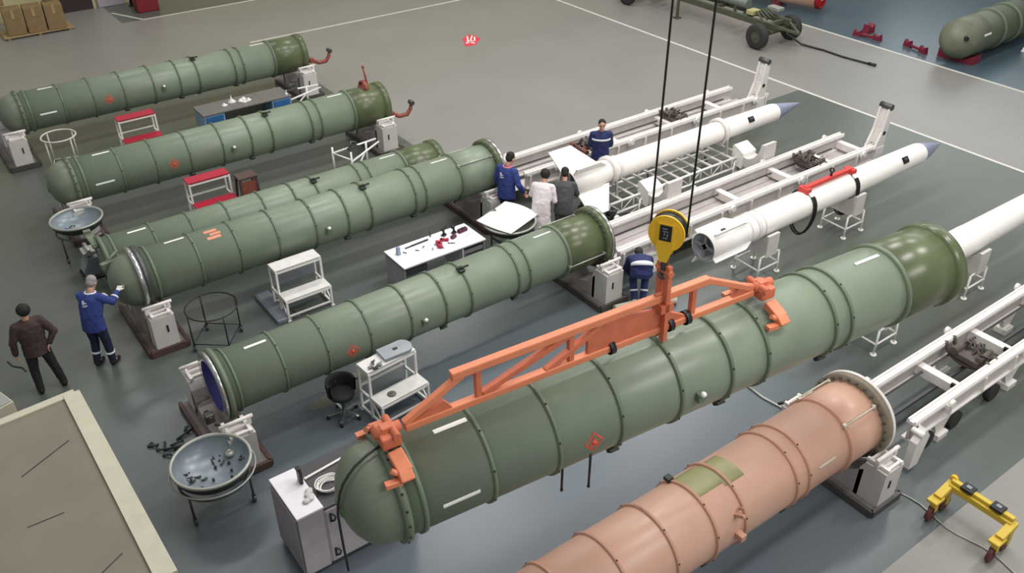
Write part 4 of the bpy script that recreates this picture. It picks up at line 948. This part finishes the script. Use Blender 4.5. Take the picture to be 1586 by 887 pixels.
# far pink tube
ax=Vector((-.34,.94,0)).normalized()
r=thing('pink_tube',(29.15,20.25,.66),'pink tube with crimson mouth at the top right edge','missile canister',rz=math.atan2(ax.y,ax.x))
b=MB(); b.lathe([(0,.46),(0,.5),(5.5,.5),(5.5,.46)],48); b.build('barrel',PINK,r)
b=MB(); b.lathe([(-.12,.43),(-.12,.52),(.06,.52),(.06,.43),(-.12,.43)],48); b.lathe([(-.05,.43),(-.05,.001)],48); b.build('mouth_ring',MUZ,r)
b=MB(); b.box((-.06,-.1,-.2),(.02,.2,.03)); b.build('label_strip',STRIPE,r)
for x in(1.5,3.5):
    q=MB(); q.lathe([(x-.03,.5),(x-.03,.53),(x+.03,.53),(x+.03,.5)],48); q.build('reinforcing_ring',PINKR,r)
    q=MB(); q.prism([(-.5,-.66),(.5,-.66),(.5,-.35),(.3,-.48),(0,-.53),(-.3,-.48),(-.5,-.35)],.25,'YZ',(x,0,0)); q.build('saddle_block',REDB,r)
# far green canister with blunt faceted dome
r=thing('olive_canister',(28.15,14.25,.74),'thick olive canister with blunt dome at the right edge on a crimson chock','missile canister',rz=.03)
b=MB(); b.lathe([(1.0,.62),(5,.62),(5,.5)],48); b.build('barrel',OLIVE if False else mat('far_olive',(98,106,82),.45,0,.12,2),r)
b=MB(); b.lathe([(-.42,.001),(-.42,.16),(-.30,.36),(.0,.58),(.12,.63),(1.0,.64),(1.02,.60)],40); b.build('dome_cap',mat('far_dome',(112,116,96),.5,0,.15,3),r)
b=MB(); b.cyl((-.2,-.38,.2),(-.28,-.46,.2),.07); b.build('port',BLACKP,r)
b=MB(); patch(b,.64,.5,.95,70,76,n=4); b.build('stripe',STRIPE,r)
for x in(1.9,2.9,3.9):
    b=MB(); b.lathe([(x-.05,.62),(x-.05,.68),(x+.05,.68),(x+.05,.62)],40); b.build('reinforcing_ring',RING,r)
b=MB(); b.prism([(-.6,-.74),(.6,-.74),(.6,-.45),(.3,-.60),(0,-.65),(-.3,-.60),(-.6,-.45)],.5,'YZ',(.5,0,0)); b.build('chock',REDB,r)
for k,(x,y,rz,l) in enumerate(((28.1,17.35,.5,'crimson dumbbell-shaped chock, larger pair near the second floor line'),(28.35,15.65,-.9,'crimson chock nearest the olive canister dome'))):
    r=thing('red_chock',(x,y,0),l,'chock',rz=-PI/2+rz*.3)
    r.scale=(.8,.8,.8)
    b=MB(); b.bar((-.45,0,.1),(.45,0,.1),.12,.1,bev=.02); b.build('bar',REDB,r)
    for s in(-1,1):
        b=MB(); b.prism([(-.2,0),(.2,0),(.15,.28),(0,.16),(-.15,.28)],.16,'XZ',(s*.45,0,0)); b.build('end_block',REDB,r)
r=thing('red_chock',(28.65,17.7,0),'small crimson chock just behind the dumbbell-shaped one','chock')
b=MB(); b.prism([(-.2,0),(.2,0),(.15,.3),(0,.18),(-.15,.3)],.25,'XZ'); b.build('block',REDB,r)
b=MB(); b.prism([(-.35,0),(.35,0),(.1,.25),(-.1,.25)],.2,'XZ',(31.4,13.35,0)); b.box((31.4,13.35,.27),(.3,.3,.04)); tag(b.build('pale_wedge',WHITE),'pale wedge at the right edge below the olive canister','wedge')
# ------------------------------------------------------------------ people
def ev_mesh(o):
    dg=bpy.context.evaluated_depsgraph_get(); me=bpy.data.meshes.new_from_object(o.evaluated_get(dg)); return me
def solidify_union(b,name,m,parent,voxel=.012,smooth=3,disp=0.):
    o=b.build(name,m,None); md=o.modifiers.new('r','REMESH'); md.mode='VOXEL'; md.voxel_size=voxel; md.use_smooth_shade=True
    s=o.modifiers.new('s','SMOOTH'); s.factor=.5; s.iterations=smooth
    if disp:
        t=bpy.data.textures.new('folds','CLOUDS'); t.noise_scale=.09; t.noise_depth=2
        d=o.modifiers.new('d','DISPLACE'); d.texture=t; d.strength=disp; d.mid_level=.5; d.texture_coords='LOCAL'
    me=ev_mesh(o); old=o.data; o.modifiers.clear(); o.data=me; bpy.data.meshes.remove(old); me.name=name
    for p in me.polygons:p.use_smooth=True
    o.parent=parent; return o
def limb(b,P,R_):
    for i in range(len(P)-1):
        p,q=Vector(P[i]),Vector(P[i+1]); b.cyl(p,q,R_[i],R_[i+1],n=14)
    for i,p in enumerate(P): b.sph(p,R_[i],n=14)
def hand(b,w_,el,curl=.6,side=1,sc=1.):
    # palm + five fingers of unequal length, curling towards the palm side
    d=(Vector(w_)-Vector(el)).normalized(); up=Vector((0,0,1))
    s=d.cross(up); s=s.normalized() if s.length>.1 else Vector((0,1,0)).cross(d).normalized()
    lat=s if abs(d.z)<.7 else Vector((0,1,0)); lat=(lat-d*lat.dot(d)).normalized()
    nrm=d.cross(lat).normalized()*side
    w_=Vector(w_)
    for t in(-.03,-.01,.012,.032):
        limb(b,[w_+d*.02+lat*t*.6,w_+d*.085+lat*t],[.016,.013])
    for t,l in((-.033,.062),(-.012,.075),(.011,.082),(.033,.072)):
        p=w_+d*.085+lat*t; pts=[p]; dd=d.copy()
        for k in range(3):
            dd=(dd*math.cos(curl*.55)+nrm*math.sin(curl*.55)*(1)).normalized() if k or curl>.3 else dd
            pts.append(pts[-1]+dd*l/3)
        limb(b,pts,[.0105,.0098,.009,.008])
    p=w_+d*.03+lat*.03; limb(b,[p,p+lat*.03+d*.025+nrm*.01,p+lat*.036+d*.058+nrm*.02],[.014,.011,.0095])
def loft(b,secs,T,n=24):
    rows=[[b.bm.verts.new(T(Vector((cx+rx*math.cos(2*PI*k/n),cy+ry*math.sin(2*PI*k/n),z)))) for k in range(n)] for (z,rx,ry,cx,cy) in secs]
    for i in range(len(rows)-1):
        for k in range(n): b.bm.faces.new([rows[i][k],rows[i][(k+1)%n],rows[i+1][(k+1)%n],rows[i+1][k]])
    b.bm.faces.new(rows[0][::-1]); b.bm.faces.new(rows[-1])
def person(x,y,az,label,top,legs,shoe=BLACKC,hair=HAIRD,lean=0,kn=None,an=None,arms=None,hy=0,hp=0,coat=False,bands=(),knee_bands=False,pz=.95,collar=None,gloves=False,shoulder_band=False,emblem=False,sit=0,scale=1.0,hairstyle='short'):
    r=thing('person',(x,y,0),label,'person',None,math.radians(az)-PI/2); r.scale=(scale,)*3
    L=math.radians(lean)
    def T(p):
        p=Vector(p); q=p-Vector((0,0,.95)); s=max(0,min(1,(q.z+.05)/.25)); a=-L*s
        return Matrix.Rotation(a,3,'X')@q+Vector((0,sit*(1),pz))
    hips=[Vector((s*.095,sit,pz-.04)) for s in(-1,1)]
    kn=kn or [(-.10,.03,.50),(.10,.03,.50)]; an=an or [(-.11,-.02,.09),(.11,-.02,.09)]
    arms=arms or {}
    hm=Matrix.Translation(T((0,.02,1.50)))@Matrix.Rotation(-L*.75,4,'X')@Rz(math.radians(hy))@Rx(math.radians(-hp))
    # ---- body: one continuous surface
    b=MB()
    loft(b,[(.86,.13,.10,0,0),(.95,.15,.11,0,0),(1.08,.125,.095,0,0),(1.25,.155,.11,0,0),(1.38,.165,.10,0,0),(1.44,.09,.07,0,0)],T)
    limb(b,[T((0,0,1.40)),T((0,.01,1.52))],[.06,.055])
    def H(p): return hm@Vector(p)
    for c_,rr,sc in(((0,.0,.155),.085,(.92,1.08,1.12)),((0,.03,.09),.066,(.88,1.0,1.0)),((0,.06,.045),.035,(1.1,1,.8))):
        b.sph(H(c_),rr,sc,18,rot=hm.to_3x3().to_4x4())
    limb(b,[H((0,.088,.14)),H((0,.112,.10))],[.012,.015])
    for s in(-1,1): b.sph(H((s*.083,.0,.12)),.026,(.35,.7,1.1),10,rot=hm.to_3x3().to_4x4())
    limb(b,[H((0,.0,.0)),H((0,.01,.06))],[.055,.055])
    A={}
    for i,s in enumerate((-1,1)):
        sh=T((s*.185,0,1.39)); k='L' if s<0 else 'R'
        e,w_=arms.get(k,((s*.25,-.03,1.12),(s*.27,.06,.88)))
        A[k]=(sh,Vector(e),Vector(w_))
        limb(b,[T((s*.08,0,1.40)),sh,A[k][1],A[k][2]],[.06,.052,.040,.027])
        hand(b,A[k][2],A[k][1],.7 if not gloves else .9,1)
        limb(b,[hips[i],kn[i],an[i]],[.085,.055,.04])
        a_=Vector(an[i]); limb(b,[a_,a_+Vector((0,.1,-.045)),a_+Vector((0,.16,-.05))],[.04,.032,.026])
    solidify_union(b,'body',SKIN,r,.0075,2)
    # ---- face details
    q=MB()
    for s in(-1,1): q.sph(H((s*.032,.083,.145)),.011,(1.2,.6,.7),8,rot=hm.to_3x3().to_4x4())
    q.build('eyes',BLACKP,r)
    q=MB()
    for s in(-1,1): q.bar(H((s*.018,.09,.168)),H((s*.050,.078,.170)),.010,.008)
    q.build('eyebrows',hair,r)
    q=MB(); q.tube([H((-.024,.088,.068)),H((0,.096,.066)),H((.024,.088,.068))],.006,6); q.build('mouth',mat('lips',(150,84,78),.5),r)
    # ---- hair
    q=MB(); q.sph(H((0,-.024,.180)),.092,(.95,1.0,.98),18,rot=hm.to_3x3().to_4x4()); q.sph(H((0,-.035,.13)),.085,(.95,.95,1.0),16,rot=hm.to_3x3().to_4x4())
    if hairstyle=='full': q.sph(H((0,-.03,.16)),.108,(1,1,1.05),18,rot=hm.to_3x3().to_4x4())
    bm=q.bm
    solidify_union(q,'hair',hair,r,.009,2,.008)
    # ---- trousers
    q=MB()
    for i in(0,1): limb(q,[hips[i],kn[i],Vector(an[i])+Vector((0,0,.0))],[.108,.078,.062])
    loft(q,[(.82,.13,.12,0,0),(.88,.165,.13,0,0),(.98,.165,.125,0,0),(1.03,.15,.115,0,0)],T)
    solidify_union(q,'trousers',legs,r,.012,3,.014)
    for i in(0,1):
        a_=Vector(an[i]); q=MB(); limb(q,[a_+Vector((0,-.02,-.01)),a_+Vector((0,-.02,-.045)),a_+Vector((0,.10,-.05)),a_+Vector((0,.17,-.055))],[.055,.045,.042,.034]); solidify_union(q,'shoe',shoe,r,.01,2)
    # ---- jacket / coat
    q=MB(); low=.80
    secs=[(low,.215,.165,0,0),(.9,.205,.16,0,0),(1.05,.195,.15,0,0),(1.22,.215,.152,0,0),(1.36,.21,.138,0,0),(1.43,.15,.105,0,0),(1.475,.08,.075,0,.0)]
    if coat:
        q2=[( .48,.27,.23,0,-.02),(.62,.24,.20,0,-.01),(.75,.21,.17,0,0)]
        T0=T
        def Tc(p):
            v=Vector(p)
            if v.z<.8: 
                base=T0((v.x,v.y,.8)); return Vector((v.x,v.y+sit-.02,v.z-.95+pz))
            return T0(v)
        loft(q,q2+secs,Tc)
    else: loft(q,secs,T)
    for k in('L','R'):
        sh,e,w_=A[k]; cuff=e+(w_-e)*.93
        limb(q,[sh+(T((0,0,1.38))-sh)*.45,sh,e,cuff],[.085,.080,.062,.047])
    solidify_union(q,'coat' if coat else 'jacket',top,r,.012,3,.022)
    def bandring(z,rx,ry,h,Tf,n=28):
        q=MB(); rows=[]
        for (dz,g) in((-h/2,.0),(-h/2,.012),(h/2,.012),(h/2,.0)): rows.append([q.bm.verts.new(Tf(Vector(((rx+g)*math.cos(2*PI*k/n),(ry+g)*math.sin(2*PI*k/n),z+dz)))) for k in range(n)])
        for i in range(4):
            for k in range(n):
                f=q.bm.faces.new([rows[i][k],rows[i][(k+1)%n],rows[(i+1)%4][(k+1)%n],rows[(i+1)%4][k]]);f.smooth=True
        return q
    for (z,rx,ry,h) in bands: bandring(z,rx,ry,h,T).build('reflective_band',REFL,r)
    def armband(p,q_,t,rr,h=.03):
        b=MB(); p=Vector(p);q_=Vector(q_); d=(q_-p).normalized(); c_=p+(q_-p)*t; b.cyl(c_-d*h/2,c_+d*h/2,rr,n=20); return b
    if shoulder_band:
        for k in('L','R'): armband(A[k][1],A[k][2],.45,.066).build('reflective_band',REFL,r)
    if knee_bands:
        for i in(0,1): armband(kn[i],an[i],.55,.083,.035).build('reflective_band',REFL,r)
    if collar:
        q=MB(); n=20; pts=[T((.088*math.cos(a),.078*math.sin(a),1.47+.012*math.sin(a))) for a in[2*PI*k/n for k in range(n)]]; q.tube(pts,.016,8,True); q.build('collar',collar,r)
    if emblem:
        q=MB()
        for (ex,ez,ew,eh) in((-.05,1.33,.03,.05),(-.02,1.31,.05,.02),(-.05,1.29,.02,.03),(.0,1.27,.06,.012),(-.03,1.25,.07,.012)):
            c_=T((ex,-.148,ez)); q.box(c_,(ew,.012,eh),Matrix.Rotation(-L,4,'X'))
        q.build('back_emblem',REFL,r)
    if gloves:
        for k in('L','R'):
            q=MB(); hand(q,A[k][2],A[k][1],.9,1); limb(q,[A[k][2],A[k][2]+(A[k][2]-A[k][1]).normalized()*.02],[.034,.034]); g=solidify_union(q,'glove',GLOVE,r,.008,1,.004)
            g.data.transform(Matrix.Translation(A[k][2])@Matrix.Scale(1.1,4)@Matrix.Translation(-A[k][2]))
    return r
person(.60,14.25,95,'person in dark brown jacket and black trousers standing at left with back turned',BROWNC,BLACKC,hairstyle='full',
    kn=[(-.13,.05,.50),(.16,.0,.50)],an=[(-.15,-.02,.09),(.22,-.05,.09)],hy=25,arms={'L':((-.30,.0,1.12),(-.31,.05,.86)),'R':((.33,-.08,1.14),(.20,-.10,.95))})
person(1.56,14.38,45,'person in blue work suit with reflective cuffs leaning toward the steel-ringed dome',ROYAL,NAVYD,hair=HAIRG,lean=18,
    arms={'L':((-.26,.28,1.12),(-.10,.45,1.15)),'R':((.30,.25,1.22),(.30,.46,1.30))},kn=[(-.11,.04,.50),(.12,.04,.50)],an=[(-.12,-.04,.09),(.14,.03,.09)],knee_bands=True,shoulder_band=True,collar=REFL,gloves=True,hp=25,emblem=True)
person(10.16,14.02,15,'person in bright blue jacket with pink collar looking at the missile tail',ROYAL,NAVYD,lean=4,
    arms={'L':((-.27,-.0,1.12),(-.25,.1,.90)),'R':((.30,.02,1.14),(.32,.16,.92))},collar=mat('pink_collar',(226,120,150),.7),hp=25,hy=-10,emblem=True,gloves=False,scale=1.06)
person(10.33,13.02,38,'person in long white coat bending toward the missile tail, back turned',COAT,BLACKC,coat=True,lean=26,hairstyle='full',
    arms={'L':((-.26,.2,1.12),(-.12,.40,1.12)),'R':((.27,.12,1.08),(.12,.30,1.12))},hp=20)
person(10.77,12.79,50,'person in dark grey suit with pale cuffs reaching up beside the white-coated worker',GREYC,GREYC,lean=24,
    arms={'L':((-.25,.25,1.10),(-.12,.45,1.12)),'R':((.27,.22,1.12),(.12,.42,1.15))},hp=15,gloves=True)
person(13.1,14.3,234,'person in navy jacket with white chest band standing behind the white missile, facing us',NAVY,NAVY,
    bands=((1.30,.218,.156,.045),),arms={'L':((-.24,-.04,1.12),(-.12,-.18,1.0)),'R':((.24,-.04,1.12),(.12,-.18,1.0))},hp=12,shoulder_band=True,scale=1.03)
person(10.55,10.15,52,'person in navy work suit stooping beneath the yellow hook block, feet together',NAVY,NAVY,lean=98,pz=.86,sit=-.08,
    kn=[(-.12,.22,.44),(.12,.22,.44)],an=[(-.08,.0,.09),(.08,.0,.09)],arms={'L':((-.24,.45,.55),(-.15,.55,.32)),'R':((.24,.45,.55),(.15,.55,.32))},
    bands=((1.02,.205,.162,.045),),knee_bands=True,shoe=mat('pale_shoe',(190,190,196),.6),hp=10)
